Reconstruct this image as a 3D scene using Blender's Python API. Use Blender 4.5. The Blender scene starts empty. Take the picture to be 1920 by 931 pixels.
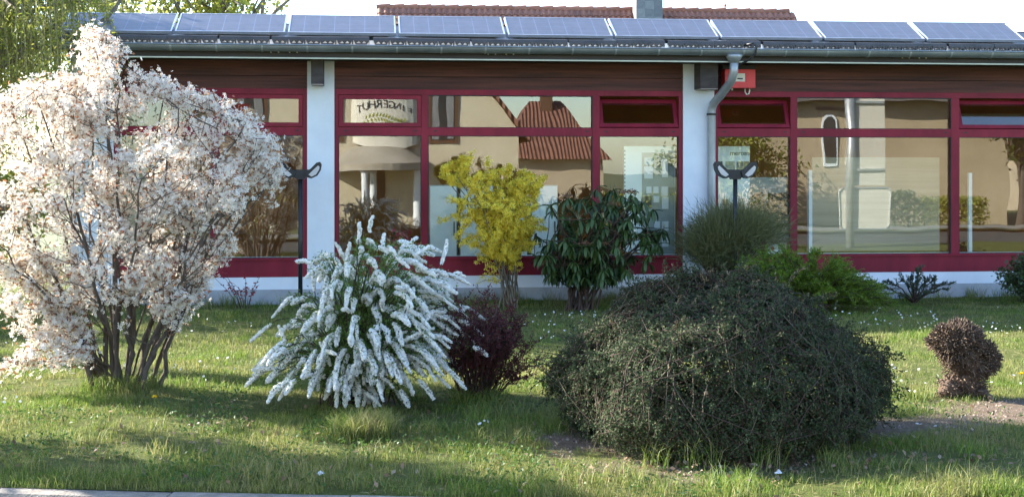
import bpy, math, random
import numpy as np
from mathutils import Vector, Matrix

random.seed(7)
RNG = np.random.default_rng(7)
sc = bpy.context.scene
COL = sc.collection
rad = math.radians

# ------------------------------------------------------------------ camera
YAW = math.atan(270.0 / 2550.0)
CAM_Y, CAM_Z = -18.2, 1.75
cam_d = bpy.data.cameras.new('camera')
cam = bpy.data.objects.new('camera', cam_d)
COL.objects.link(cam)
cam.location = (0.0, CAM_Y, CAM_Z)
cam.rotation_euler = (rad(90), 0, -YAW)
cam_d.sensor_width = 36.0
cam_d.lens = 36.0 * 2550.0 / 1920.0
cam_d.shift_y = -(465.5 - 320.0) / 1920.0
cam_d.clip_end = 2000.0
sc.camera = cam

# ------------------------------------------------------------------ light
SUN_EL, SUN_AZ = rad(28.0), rad(-58.0)          # azimuth measured from +Y towards +X
to_sun = Vector((math.sin(SUN_AZ) * math.cos(SUN_EL), math.cos(SUN_AZ) * math.cos(SUN_EL), math.sin(SUN_EL)))
world = bpy.data.worlds.new('World')
sc.world = world
world.use_nodes = True
wn = world.node_tree
bg = wn.nodes['Background']
sky = wn.nodes.new('ShaderNodeTexSky')
sky.sky_type = 'NISHITA'
sky.sun_disc = False
sky.sun_elevation = SUN_EL
sky.sun_rotation = SUN_AZ
sky.air_density = 1.0
sky.dust_density = 0.7
sky.ozone_density = 2.5
wn.links.new(sky.outputs[0], bg.inputs[0])
bg.inputs[1].default_value = 0.13
sun_d = bpy.data.lights.new('sun', 'SUN')
sun_d.energy = 5.0
sun_d.angle = rad(0.5)
sun_d.color = (1.0, 0.93, 0.82)
sun = bpy.data.objects.new('sun', sun_d)
COL.objects.link(sun)
sun.location = to_sun * 60
sun.rotation_euler = (-to_sun).to_track_quat('-Z', 'Y').to_euler()
sc.view_settings.view_transform = 'Standard'
sc.view_settings.look = 'None'
sc.view_settings.gamma = 1.0
sc.view_settings.use_curve_mapping = False
sc.view_settings.exposure = 2.35
sc.cycles.max_bounces = 8
sc.cycles.transparent_max_bounces = 16
sc.cycles.use_denoising = True


# ------------------------------------------------------------------ helpers
def np_mesh(name, V, F):
    V = np.ascontiguousarray(V, dtype=np.float32)
    F = np.ascontiguousarray(F, dtype=np.int32)
    k = F.shape[1]
    me = bpy.data.meshes.new(name)
    me.vertices.add(len(V))
    me.vertices.foreach_set('co', V.ravel())
    me.loops.add(F.size)
    me.loops.foreach_set('vertex_index', F.ravel())
    me.polygons.add(len(F))
    me.polygons.foreach_set('loop_start', np.arange(0, F.size, k, dtype=np.int32))
    me.update(calc_edges=True)
    me.validate()
    return me


def link(name, me, mat, parent=None, loc=(0, 0, 0), rot=(0, 0, 0), smooth=False):
    o = bpy.data.objects.new(name, me)
    COL.objects.link(o)
    if mat is not None and len(me.materials) == 0:
        me.materials.append(mat)
    o.location = loc
    o.rotation_euler = rot
    if parent is not None:
        o.parent = parent
    if smooth:
        me.polygons.foreach_set('use_smooth', np.ones(len(me.polygons), dtype=bool))
    return o


def npo(name, VF, mat, parent=None, loc=(0, 0, 0), smooth=False, kind=None):
    o = link(name, np_mesh(name, VF[0], VF[1]), mat, parent, loc, (0, 0, 0), smooth)
    if kind:
        o['kind'] = kind
    return o


def thing(name, label, cat, loc=(0, 0, 0), rotz=0.0, group=None):
    o = bpy.data.objects.new(name, None)
    COL.objects.link(o)
    o.empty_display_size = 0.1
    o.location = loc
    o.rotation_euler = (0, 0, rotz)
    o['label'] = label
    o['category'] = cat
    if group:
        o['group'] = group
    return o


def tag(o, label, cat, group=None):
    o['label'] = label
    o['category'] = cat
    if group:
        o['group'] = group
    return o


class MB:
    """collects polygons for one mesh object"""
    def __init__(self):
        self.v, self.f, self.m = [], [], []

    def add(self, V, F, mi=0):
        n = len(self.v)
        self.v += [tuple(p) for p in V]
        self.f += [tuple(i + n for i in q) for q in F]
        self.m += [mi] * len(F)
        return self

    def box(self, x0, x1, y0, y1, z0, z1, mi=0):
        V = [(x0, y0, z0), (x1, y0, z0), (x1, y1, z0), (x0, y1, z0), (x0, y0, z1), (x1, y0, z1), (x1, y1, z1), (x0, y1, z1)]
        F = [(0, 3, 2, 1), (4, 5, 6, 7), (0, 1, 5, 4), (1, 2, 6, 5), (2, 3, 7, 6), (3, 0, 4, 7)]
        return self.add(V, F, mi)

    def prism(self, poly, y0, y1, mi=0):
        """poly: (x,z) points, counter-clockwise seen from -Y, extruded y0..y1"""
        n = len(poly)
        V = [(x, y0, z) for x, z in poly] + [(x, y1, z) for x, z in poly]
        F = [tuple(range(n)), tuple(range(2 * n - 1, n - 1, -1))]
        F += [((i + 1) % n, i, i + n, (i + 1) % n + n) for i in range(n)]
        return self.add(V, F, mi)

    def xprism(self, poly, x0, x1, mi=0):
        """poly: (y,z) points extruded x0..x1"""
        n = len(poly)
        V = [(x0, y, z) for y, z in poly] + [(x1, y, z) for y, z in poly]
        F = [tuple(range(n - 1, -1, -1)), tuple(range(n, 2 * n))]
        F += [(i, (i + 1) % n, (i + 1) % n + n, i + n) for i in range(n)]
        return self.add(V, F, mi)

    def tube(self, pts, radii, sides=10, cap=True, mi=0):
        V, F = tubes([(np.array(pts, float), np.array(radii, float))], sides)
        n = len(pts)
        F = [tuple(q) for q in F]
        if cap:
            F.append(tuple(range(sides - 1, -1, -1)))
            F.append(tuple(range((n - 1) * sides, n * sides)))
        return self.add(V.tolist(), F, mi)

    def build(self, name, mat, parent=None, loc=(0, 0, 0), rot=(0, 0, 0), smooth=False):
        me = bpy.data.meshes.new(name)
        me.from_pydata(self.v, [], self.f)
        mats = mat if isinstance(mat, (list, tuple)) else [mat]
        for m in mats:
            me.materials.append(m)
        if len(mats) > 1:
            me.polygons.foreach_set('material_index', np.array(self.m, dtype=np.int32))
        me.update()
        return link(name, me, None, parent, loc, rot, smooth)


def unit(v):
    return v / np.maximum(np.linalg.norm(v, axis=-1, keepdims=True), 1e-9)


def tubes(lines, sides=5):
    """lines: list of (pts (n,3), radii (n,)) -> V, quads"""
    Vs, Fs, off = [], [], 0
    ang = np.linspace(0, 2 * np.pi, sides, endpoint=False)
    ca, sa = np.cos(ang), np.sin(ang)
    for pts, r in lines:
        n = len(pts)
        t = np.gradient(pts, axis=0)
        t = unit(t)
        ref = np.array([0.31, 0.93, 0.17]) if abs(t[0] @ np.array([0.31, 0.93, 0.17])) < 0.9 else np.array([0.9, -0.2, 0.4])
        a = unit(np.cross(t, ref))
        b = np.cross(t, a)
        ring = pts[:, None, :] + r[:, None, None] * (ca[None, :, None] * a[:, None, :] + sa[None, :, None] * b[:, None, :])
        Vs.append(ring.reshape(-1, 3))
        i = np.arange(n - 1)[:, None] * sides
        j = np.arange(sides)[None, :]
        j2 = (j + 1) % sides
        Fs.append(np.stack([i + j, i + j2, i + sides + j2, i + sides + j], -1).reshape(-1, 4) + off)
        off += n * sides
    return np.concatenate(Vs), np.concatenate(Fs)


def strips(lines, w0=0.006):
    """thin crossed ribbons along polylines of equal point count: (N,n,3)"""
    L = np.asarray(lines)
    N, n, _ = L.shape
    t = unit(np.gradient(L, axis=1))
    rnd = unit(RNG.normal(size=(N, 1, 3)))
    s = unit(np.cross(t, rnd))
    w = np.linspace(1, 0.15, n)[None, :, None] * w0 * 0.5
    V = np.stack([L - s * w, L + s * w], 2).reshape(-1, 3)
    base = (np.arange(N)[:, None] * n + np.arange(n - 1)[None, :]) * 2
    F = np.stack([base, base + 1, base + 3, base + 2], -1).reshape(-1, 4)
    return V, F


def bez(p0, p1, p2, n=7, jit=0.0):
    t = np.linspace(0, 1, n)[:, None]
    p = (1 - t) ** 2 * np.array(p0, float) + 2 * t * (1 - t) * np.array(p1, float) + t ** 2 * np.array(p2, float)
    if jit:
        j = RNG.normal(size=(n, 3)) * jit
        j[0] = 0
        p = p + j
    return p


def inst(T, TF, P, D, N, sx, sy=None, sz=None):
    """place template T (x along D, z along N) at points P"""
    n = len(P)
    D = unit(np.asarray(D, float))
    Y = unit(np.cross(N, D))
    Z = np.cross(D, Y)
    sx = np.broadcast_to(np.asarray(sx, float), (n,))[:, None, None]
    sy = sx if sy is None else np.broadcast_to(np.asarray(sy, float), (n,))[:, None, None]
    sz = sx if sz is None else np.broadcast_to(np.asarray(sz, float), (n,))[:, None, None]
    T = np.asarray(T, float)
    V = P[:, None, :] + sx * T[None, :, 0:1] * D[:, None, :] + sy * T[None, :, 1:2] * Y[:, None, :] + sz * T[None, :, 2:3] * Z[:, None, :]
    F = np.asarray(TF)[None] + (np.arange(n) * len(T))[:, None, None]
    return V.reshape(-1, 3), F.reshape(-1, len(TF[0]))


def merge(*VF):
    Vs, Fs, off = [], [], 0
    for V, F in VF:
        Vs.append(V)
        Fs.append(np.asarray(F) + off)
        off += len(V)
    return np.concatenate(Vs), np.concatenate(Fs)


LEAF = [(0, 0, 0), (0.45, 0.5, 0.10), (1, 0, -0.05), (0.45, -0.5, 0.10)]
LEAF_F = [(0, 3, 2, 1)]
NARROW = [(0, 0, 0), (0.4, 0.5, 0.03), (1, 0, 0), (0.4, -0.5, 0.03)]


def star(np_, w, lift):
    V, F = [], []
    for i in range(np_):
        a = 2 * math.pi * i / np_
        for (r, s) in ((0.04, 0), (0.6, -w), (1, 0), (0.6, w)):
            V.append((r * math.cos(a) - s * math.sin(a), r * math.sin(a) + s * math.cos(a), lift * r))
        F.append((4 * i, 4 * i + 1, 4 * i + 2, 4 * i + 3))
    return V, F


def rdir(n, zb=0.0):
    v = RNG.normal(size=(n, 3))
    v[:, 2] += zb
    return unit(v)


def vnoise(x, y, scale, seed=0):
    x = np.asarray(x, float) * scale + 100.3
    y = np.asarray(y, float) * scale + 57.7
    g = np.random.default_rng(1000 + seed).random((256, 256))
    xi, yi = np.floor(x).astype(int), np.floor(y).astype(int)
    fx, fy = x - xi, y - yi
    fx, fy = fx * fx * (3 - 2 * fx), fy * fy * (3 - 2 * fy)
    a, b = g[xi % 256, yi % 256], g[(xi + 1) % 256, yi % 256]
    c, d = g[xi % 256, (yi + 1) % 256], g[(xi + 1) % 256, (yi + 1) % 256]
    return (a * (1 - fx) + b * fx) * (1 - fy) + (c * (1 - fx) + d * fx) * fy


# ------------------------------------------------------------------ materials
def nodes(name):
    m = bpy.data.materials.new(name)
    m.use_nodes = True
    nt = m.node_tree
    return m, nt, nt.nodes['Principled BSDF']


def ramp(nt, fac, stops):
    r = nt.nodes.new('ShaderNodeValToRGB')
    e = r.color_ramp.elements
    while len(e) < len(stops):
        e.new(0.5)
    for el, (p, c) in zip(e, stops):
        el.position = p
        el.color = (*c, 1)
    nt.links.new(fac, r.inputs[0])
    return r.outputs[0]


def noise(nt, scale, detail=4, rough=0.6, coord='Object', stretch=None, dist=0.0):
    tc = nt.nodes.new('ShaderNodeTexCoord')
    n = nt.nodes.new('ShaderNodeTexNoise')
    n.inputs['Scale'].default_value = scale
    n.inputs['Detail'].default_value = detail
    n.inputs['Roughness'].default_value = rough
    n.inputs['Distortion'].default_value = dist
    src = tc.outputs[coord]
    if stretch:
        mp = nt.nodes.new('ShaderNodeMapping')
        mp.inputs['Scale'].default_value = stretch
        nt.links.new(src, mp.inputs[0])
        src = mp.outputs[0]
    nt.links.new(src, n.inputs['Vector'])
    return n.outputs['Fac']


def bump(nt, bsdf, h, strength=0.3, dist=0.01):
    b = nt.nodes.new('ShaderNodeBump')
    b.inputs['Strength'].default_value = strength
    b.inputs['Distance'].default_value = dist
    nt.links.new(h, b.inputs['Height'])
    nt.links.new(b.outputs[0], bsdf.inputs['Normal'])


def surf(name, c0, c1, scale=6, rough=0.7, bstr=0.2, bdist=0.005, stretch=None, metal=0.0, spec=0.4, detail=5):
    m, nt, b = nodes(name)
    f = noise(nt, scale, detail, 0.6, 'Object', stretch)
    col = ramp(nt, f, [(0.3, c0), (0.7, c1)])
    nt.links.new(col, b.inputs['Base Color'])
    b.inputs['Roughness'].default_value = rough
    b.inputs['Metallic'].default_value = metal
    b.inputs['Specular IOR Level'].default_value = spec
    if bstr:
        bump(nt, b, noise(nt, scale * 5, 3, 0.6, 'Object', stretch), bstr, bdist)
    return m


def leafmat(name, cols, transl=0.35, rough=0.5, spec=0.25):
    m, nt, b = nodes(name)
    g = nt.nodes.new('ShaderNodeNewGeometry')
    n = len(cols)
    col = ramp(nt, g.outputs['Random Per Island'], [(i / max(n - 1, 1), c) for i, c in enumerate(cols)])
    nt.links.new(col, b.inputs['Base Color'])
    b.inputs['Roughness'].default_value = rough
    b.inputs['Specular IOR Level'].default_value = spec
    t = nt.nodes.new('ShaderNodeBsdfTranslucent')
    nt.links.new(col, t.inputs['Color'])
    mx = nt.nodes.new('ShaderNodeMixShader')
    mx.inputs[0].default_value = transl
    nt.links.new(b.outputs[0], mx.inputs[1])
    nt.links.new(t.outputs[0], mx.inputs[2])
    nt.links.new(mx.outputs[0], nt.nodes['Material Output'].inputs['Surface'])
    return m


M = {}
M['plaster'] = surf('white_plaster', (0.64, 0.675, 0.73), (0.77, 0.805, 0.85), 1.7, 0.85, 0.25, 0.003)
M['plinth'] = surf('grey_plinth', (0.30, 0.31, 0.33), (0.42, 0.43, 0.45), 4, 0.9, 0.3, 0.004)
M['red_frame'] = surf('red_lacquer', (0.15, 0.007, 0.02), (0.27, 0.016, 0.036), 3.0, 0.5, 0.08, 0.001, stretch=(1, 1, 0.4), spec=0.25)
M['red_panel'] = surf('red_panel', (0.14, 0.008, 0.02), (0.25, 0.016, 0.034), 2.0, 0.55, 0.1, 0.001, stretch=(1.5, 1, 0.5), spec=0.25)
M['lintel'] = surf('dark_brown_boards', (0.028, 0.009, 0.007), (0.14, 0.042, 0.028), 2.4, 0.65, 0.6, 0.005, stretch=(0.3, 1, 9))
M['fascia'] = surf('weathered_fascia', (0.028, 0.022, 0.02), (0.06, 0.05, 0.045), 3, 0.7, 0.4, 0.003, stretch=(0.3, 1, 5))
M['beam'] = surf('beam_wood', (0.035, 0.028, 0.026), (0.08, 0.065, 0.06), 5, 0.75, 0.4, 0.004, stretch=(1, 0.3, 4))
M['beam_end'] = surf('beam_underside', (0.28, 0.23, 0.20), (0.40, 0.34, 0.30), 9, 0.8, 0.3, 0.003)
M['zinc'] = surf('zinc_gutter', (0.16, 0.18, 0.19), (0.26, 0.28, 0.29), 3, 0.45, 0.1, 0.002, metal=0.55)
M['zinc_pale'] = surf('pale_zinc_pipe', (0.30, 0.32, 0.33), (0.42, 0.44, 0.45), 4, 0.5, 0.1, 0.002, metal=0.5)
M['trim'] = surf('pale_trim', (0.55, 0.58, 0.48), (0.68, 0.70, 0.60), 6, 0.6, 0.0)
M['tile_metal'] = surf('black_metal_tile', (0.035, 0.033, 0.036), (0.07, 0.065, 0.07), 4, 0.35, 0.15, 0.002, metal=0.3)
M['eave_glint'] = surf('painted_eave_glint', (0.5, 0.47, 0.48), (0.8, 0.76, 0.76), 14, 0.3, 0.2, 0.003, metal=0.6)  # pale metal colour stands in for sunlight glinting at the tile edge
M['alu'] = surf('aluminium_rail', (0.6, 0.62, 0.66), (0.75, 0.77, 0.8), 8, 0.35, 0.0, metal=0.8)
M['dark'] = surf('black_rubber', (0.012, 0.012, 0.013), (0.03, 0.03, 0.032), 8, 0.5, 0.1, 0.001)
M['black_lamp'] = surf('black_lamp_paint', (0.010, 0.011, 0.014), (0.02, 0.022, 0.027), 8, 0.4, 0.05, 0.001)
M['diffuser'] = surf('pale_diffuser', (0.46, 0.44, 0.44), (0.58, 0.56, 0.55), 6, 0.35, 0.05, 0.001)
M['white_laq'] = surf('white_board', (0.80, 0.84, 0.84), (0.86, 0.9, 0.9), 3, 0.5, 0.0)
M['grey_board'] = surf('grey_board', (0.28, 0.30, 0.27), (0.36, 0.38, 0.35), 3, 0.6, 0.0)
M['white_post'] = surf('white_post', (0.72, 0.75, 0.80), (0.8, 0.83, 0.86), 3, 0.45, 0.0)
M['tan_board'] = surf('tan_laminate', (0.34, 0.26, 0.17), (0.46, 0.37, 0.26), 1.6, 0.5, 0.1, 0.001, stretch=(0.25, 1, 9))
M['orange_wall'] = surf('orange_interior', (0.36, 0.12, 0.03), (0.46, 0.17, 0.05), 1.5, 0.9, 0.1, 0.003)
M['int_floor'] = surf('interior_floor', (0.12, 0.09, 0.06), (0.18, 0.14, 0.1), 2, 0.6, 0.0)
M['int_ceil'] = surf('interior_ceiling', (0.35, 0.33, 0.30), (0.45, 0.43, 0.4), 2, 0.9, 0.0)
M['red_box'] = surf('red_box_paint', (0.62, 0.03, 0.03), (0.70, 0.05, 0.045), 4, 0.4, 0.03, 0.001)
M['label_beige'] = surf('beige_label', (0.62, 0.60, 0.50), (0.68, 0.66, 0.56), 6, 0.5, 0.0)
M['ink'] = surf('dark_ink', (0.02, 0.02, 0.022), (0.035, 0.035, 0.04), 8, 0.7, 0.0)
M['cream'] = surf('cream_plaster', (0.52, 0.45, 0.33), (0.62, 0.55, 0.42), 0.7, 0.9, 0.2, 0.004)
M['ochre'] = surf('ochre_plaster', (0.36, 0.285, 0.19), (0.50, 0.41, 0.29), 0.5, 0.9, 0.2, 0.004)
M['cream_dark'] = surf('sand_plaster', (0.40, 0.33, 0.24), (0.48, 0.40, 0.30), 1.0, 0.9, 0.2, 0.004)
M['concrete'] = surf('canopy_concrete', (0.30, 0.27, 0.22), (0.42, 0.38, 0.32), 1.5, 0.9, 0.3, 0.006)
M['slate_roof'] = surf('grey_roof', (0.10, 0.09, 0.085), (0.16, 0.14, 0.13), 2, 0.8, 0.3, 0.01)
M['brown_wood'] = surf('brown_wood', (0.09, 0.045, 0.025), (0.14, 0.07, 0.04), 3, 0.6, 0.2, 0.003)
M['curtain'] = surf('net_curtain', (0.14, 0.145, 0.16), (0.26, 0.265, 0.28), 9, 0.9, 0.0, stretch=(4, 1, 0.2))
M['sign_white'] = surf('sign_board', (0.62, 0.58, 0.50), (0.70, 0.66, 0.58), 2, 0.6, 0.0)
M['steel'] = surf('galvanised_steel', (0.45, 0.46, 0.46), (0.6, 0.61, 0.61), 5, 0.4, 0.1, 0.002, metal=0.6)
M['asphalt'] = surf('asphalt', (0.045, 0.045, 0.047), (0.075, 0.073, 0.07), 3, 0.9, 0.6, 0.006)
M['kerb'] = surf('kerb_stone', (0.12, 0.105, 0.09), (0.24, 0.215, 0.185), 9, 0.9, 0.7, 0.01)
M['paving'] = surf('paving', (0.20, 0.19, 0.175), (0.27, 0.26, 0.24), 4, 0.9, 0.4, 0.006)
M['pane_dark'] = surf('dark_window', (0.02, 0.025, 0.03), (0.05, 0.055, 0.06), 1.5, 0.1, 0.0)
M['bark_grey'] = surf('grey_bark', (0.055, 0.042, 0.034), (0.13, 0.105, 0.085), 14, 0.9, 0.6, 0.006, stretch=(2, 2, 0.5))
M['bark_pale'] = surf('pale_bark', (0.13, 0.11, 0.09), (0.24, 0.21, 0.17), 14, 0.9, 0.6, 0.006, stretch=(2, 2, 0.5))
M['bark_brown'] = surf('brown_bark', (0.045, 0.028, 0.02), (0.09, 0.06, 0.045), 14, 0.9, 0.5, 0.005)
M['bark_tan'] = surf('tan_bark', (0.13, 0.10, 0.07), (0.2, 0.16, 0.11), 14, 0.9, 0.5, 0.005)
M['stump'] = surf('stump_bark', (0.045, 0.029, 0.021), (0.15, 0.10, 0.07), 12, 0.95, 1.0, 0.02)
M['vent'] = surf('vent_zinc', (0.2, 0.22, 0.23), (0.3, 0.32, 0.33), 5, 0.5, 0.1, 0.002, metal=0.4)

M['petal_white'] = leafmat('white_petal', [(0.70, 0.65, 0.57), (0.80, 0.77, 0.70), (0.74, 0.67, 0.58), (0.82, 0.79, 0.73)], 0.33, 0.6, 0.1)
M['copper_leaf'] = leafmat('copper_leaf', [(0.34, 0.13, 0.07), (0.42, 0.20, 0.11), (0.30, 0.15, 0.08), (0.38, 0.24, 0.11)], 0.45)
M['floret'] = leafmat('spirea_floret', [(0.82, 0.82, 0.76), (0.88, 0.88, 0.83), (0.90, 0.90, 0.86)], 0.3, 0.6, 0.1)
M['spirea_leaf'] = leafmat('spirea_leaf', [(0.07, 0.14, 0.025), (0.13, 0.22, 0.045), (0.19, 0.28, 0.07)], 0.4)
M['forsythia'] = leafmat('yellow_petal', [(0.86, 0.65, 0.05), (0.90, 0.74, 0.10), (0.86, 0.72, 0.13), (0.88, 0.69, 0.07)], 0.35, 0.6, 0.1)
M['forsythia_leaf'] = leafmat('young_leaf', [(0.28, 0.34, 0.04), (0.38, 0.40, 0.05)], 0.4)
M['viburnum'] = leafmat('viburnum_leaf', [(0.030, 0.060, 0.018), (0.045, 0.085, 0.022), (0.07, 0.12, 0.03), (0.036, 0.07, 0.024)], 0.22, 0.42, 0.45)
M['viburnum_young'] = leafmat('viburnum_young_shoot', [(0.26, 0.24, 0.13), (0.33, 0.29, 0.17)], 0.3)
M['viburnum_bud'] = leafmat('viburnum_bud', [(0.17, 0.085, 0.05), (0.24, 0.13, 0.08), (0.12, 0.06, 0.04)], 0.15)
M['broom'] = leafmat('broom_twig', [(0.085, 0.10, 0.04), (0.14, 0.15, 0.06), (0.20, 0.20, 0.09), (0.11, 0.115, 0.05)], 0.2)
M['juniper'] = leafmat('juniper_spray', [(0.07, 0.13, 0.012), (0.12, 0.20, 0.018), (0.19, 0.28, 0.028), (0.09, 0.16, 0.015)], 0.3)
M['juniper_grey'] = leafmat('grey_juniper', [(0.035, 0.055, 0.03), (0.06, 0.085, 0.045), (0.09, 0.10, 0.06)], 0.2)
M['dark_shrub'] = leafmat('dark_round_leaf', [(0.03, 0.065, 0.02), (0.05, 0.10, 0.03), (0.075, 0.075, 0.03)], 0.25, 0.4, 0.4)
M['barberry'] = leafmat('purple_leaf', [(0.060, 0.014, 0.018), (0.095, 0.021, 0.027), (0.14, 0.034, 0.036), (0.045, 0.015, 0.018)], 0.3)
M['coton'] = leafmat('cotoneaster_leaf', [(0.030, 0.050, 0.022), (0.046, 0.070, 0.030), (0.074, 0.096, 0.046), (0.034, 0.057, 0.028), (0.11, 0.108, 0.06)], 0.2, 0.75, 0.08)
M['coton_tip'] = leafmat('cotoneaster_tip', [(0.20, 0.16, 0.085), (0.30, 0.25, 0.15), (0.16, 0.12, 0.06), (0.22, 0.13, 0.07)], 0.3)
M['willow'] = leafmat('willow_leaf', [(0.17, 0.21, 0.035), (0.25, 0.28, 0.05), (0.36, 0.36, 0.07), (0.15, 0.17, 0.04)], 0.4)
M['willow_twig'] = surf('willow_twig', (0.18, 0.16, 0.08), (0.28, 0.25, 0.13), 8, 0.8, 0.0)
M['spring_leaf'] = leafmat('spring_leaf', [(0.30, 0.34, 0.06), (0.42, 0.42, 0.08), (0.24, 0.28, 0.06)], 0.45)
M['dark_leaf'] = leafmat('dark_tree_leaf', [(0.05, 0.08, 0.02), (0.09, 0.12, 0.03), (0.13, 0.15, 0.04)], 0.35)
M['red_leaf'] = leafmat('red_sprig_leaf', [(0.25, 0.02, 0.04), (0.35, 0.04, 0.06)], 0.35)
M['stub_side'] = leafmat('stub_side', [(0.06, 0.042, 0.032), (0.12, 0.085, 0.062), (0.19, 0.14, 0.10)], 0.0, 0.9)
M['stub_cut'] = leafmat('stub_cut', [(0.22, 0.15, 0.10), (0.42, 0.31, 0.21), (0.31, 0.22, 0.14)], 0.0, 0.9)
M['dead_leaf'] = leafmat('dead_leaf', [(0.20, 0.12, 0.07), (0.30, 0.21, 0.14), (0.14, 0.08, 0.05), (0.38, 0.30, 0.22)], 0.2, 0.8)
M['daisy'] = leafmat('daisy_petal', [(0.80, 0.80, 0.80), (0.86, 0.86, 0.85)], 0.3, 0.6, 0.1)
M['dandelion'] = leafmat('dandelion_petal', [(0.75, 0.50, 0.01), (0.82, 0.60, 0.02)], 0.3, 0.6, 0.1)
M['stem_green'] = surf('green_stem', (0.10, 0.16, 0.04), (0.16, 0.22, 0.06), 8, 0.7, 0.0)
M['pink'] = leafmat('pink_flower', [(0.6, 0.04, 0.10), (0.7, 0.10, 0.14), (0.6, 0.2, 0.08)], 0.3)
M['house_leaf'] = leafmat('house_plant_leaf', [(0.025, 0.05, 0.02), (0.05, 0.09, 0.03)], 0.25, 0.4, 0.4)
M['pot'] = surf('pot', (0.35, 0.12, 0.06), (0.42, 0.16, 0.08), 5, 0.7, 0.0)
M['litter'] = surf('pale_litter', (0.65, 0.67, 0.70), (0.75, 0.77, 0.78), 8, 0.7, 0.0)


def grassmat():
    m, nt, b = nodes('grass_blade')
    g = nt.nodes.new('ShaderNodeNewGeometry')
    ca = ramp(nt, g.outputs['Random Per Island'], [(0.0, (0.065, 0.125, 0.02)), (0.35, (0.11, 0.19, 0.027)), (0.7, (0.165, 0.245, 0.038)), (0.9, (0.24, 0.27, 0.06)), (1.0, (0.34, 0.29, 0.14))])
    cb = ramp(nt, g.outputs['Random Per Island'], [(0.0, (0.13, 0.17, 0.035)), (0.5, (0.22, 0.235, 0.065)), (1.0, (0.34, 0.29, 0.15))])
    f = noise(nt, 1.1, 4, 0.65)
    fr = ramp(nt, f, [(0.40, (0, 0, 0)), (0.58, (1, 1, 1))])
    mx = nt.nodes.new('ShaderNodeMix')
    mx.data_type = 'RGBA'
    nt.links.new(fr, mx.inputs['Factor'])
    nt.links.new(ca, mx.inputs['A'])
    nt.links.new(cb, mx.inputs['B'])
    col = mx.outputs['Result']
    nt.links.new(col, b.inputs['Base Color'])
    b.inputs['Roughness'].default_value = 0.55
    b.inputs['Specular IOR Level'].default_value = 0.25
    t = nt.nodes.new('ShaderNodeBsdfTranslucent')
    nt.links.new(col, t.inputs['Color'])
    ms = nt.nodes.new('ShaderNodeMixShader')
    ms.inputs[0].default_value = 0.4
    nt.links.new(b.outputs[0], ms.inputs[1])
    nt.links.new(t.outputs[0], ms.inputs[2])
    nt.links.new(ms.outputs[0], nt.nodes['Material Output'].inputs['Surface'])
    return m


M['grass'] = grassmat()


def soilmat():
    m, nt, b = nodes('lawn_soil')
    a = nt.nodes.new('ShaderNodeAttribute')
    a.attribute_name = 'dirt'
    soil = ramp(nt, noise(nt, 7, 8, 0.75), [(0.25, (0.14, 0.10, 0.07)), (0.6, (0.23, 0.175, 0.13)), (0.85, (0.32, 0.26, 0.20))])
    turf = ramp(nt, noise(nt, 5, 8, 0.75), [(0.3, (0.07, 0.10, 0.022)), (0.55, (0.13, 0.15, 0.045)), (0.8, (0.22, 0.19, 0.09))])
    mx = nt.nodes.new('ShaderNodeMix')
    mx.data_type = 'RGBA'
    nt.links.new(a.outputs['Fac'], mx.inputs['Factor'])
    nt.links.new(turf, mx.inputs['A'])
    nt.links.new(soil, mx.inputs['B'])
    nt.links.new(mx.outputs['Result'], b.inputs['Base Color'])
    b.inputs['Roughness'].default_value = 0.95
    b.inputs['Specular IOR Level'].default_value = 0.1
    bump(nt, b, noise(nt, 26, 8, 0.85), 1.0, 0.05)
    return m


M['soil'] = soilmat()


def glassmat(name, refl, tint, wob):
    m, nt, b = nodes(name)
    nt.nodes.remove(b)
    tr = nt.nodes.new('ShaderNodeBsdfTransparent')
    tr.inputs[0].default_value = (*tint, 1)
    gl = nt.nodes.new('ShaderNodeBsdfGlossy')
    gl.inputs['Roughness'].default_value = 0.0
    gl.inputs['Color'].default_value = (0.95, 0.97, 0.95, 1)
    bn = nt.nodes.new('ShaderNodeBump')
    bn.inputs['Strength'].default_value = 1.0
    bn.inputs['Distance'].default_value = wob
    nt.links.new(noise(nt, 1.3, 1, 0.4, 'Object'), bn.inputs['Height'])
    nt.links.new(bn.outputs[0], gl.inputs['Normal'])
    mx = nt.nodes.new('ShaderNodeMixShader')
    mx.inputs[0].default_value = refl
    nt.links.new(tr.outputs[0], mx.inputs[1])
    nt.links.new(gl.outputs[0], mx.inputs[2])
    nt.links.new(mx.outputs[0], nt.nodes['Material Output'].inputs['Surface'])
    return m


M['glass'] = glassmat('coated_glass', 0.085, (0.95, 0.97, 0.94), 0.0012)


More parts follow.
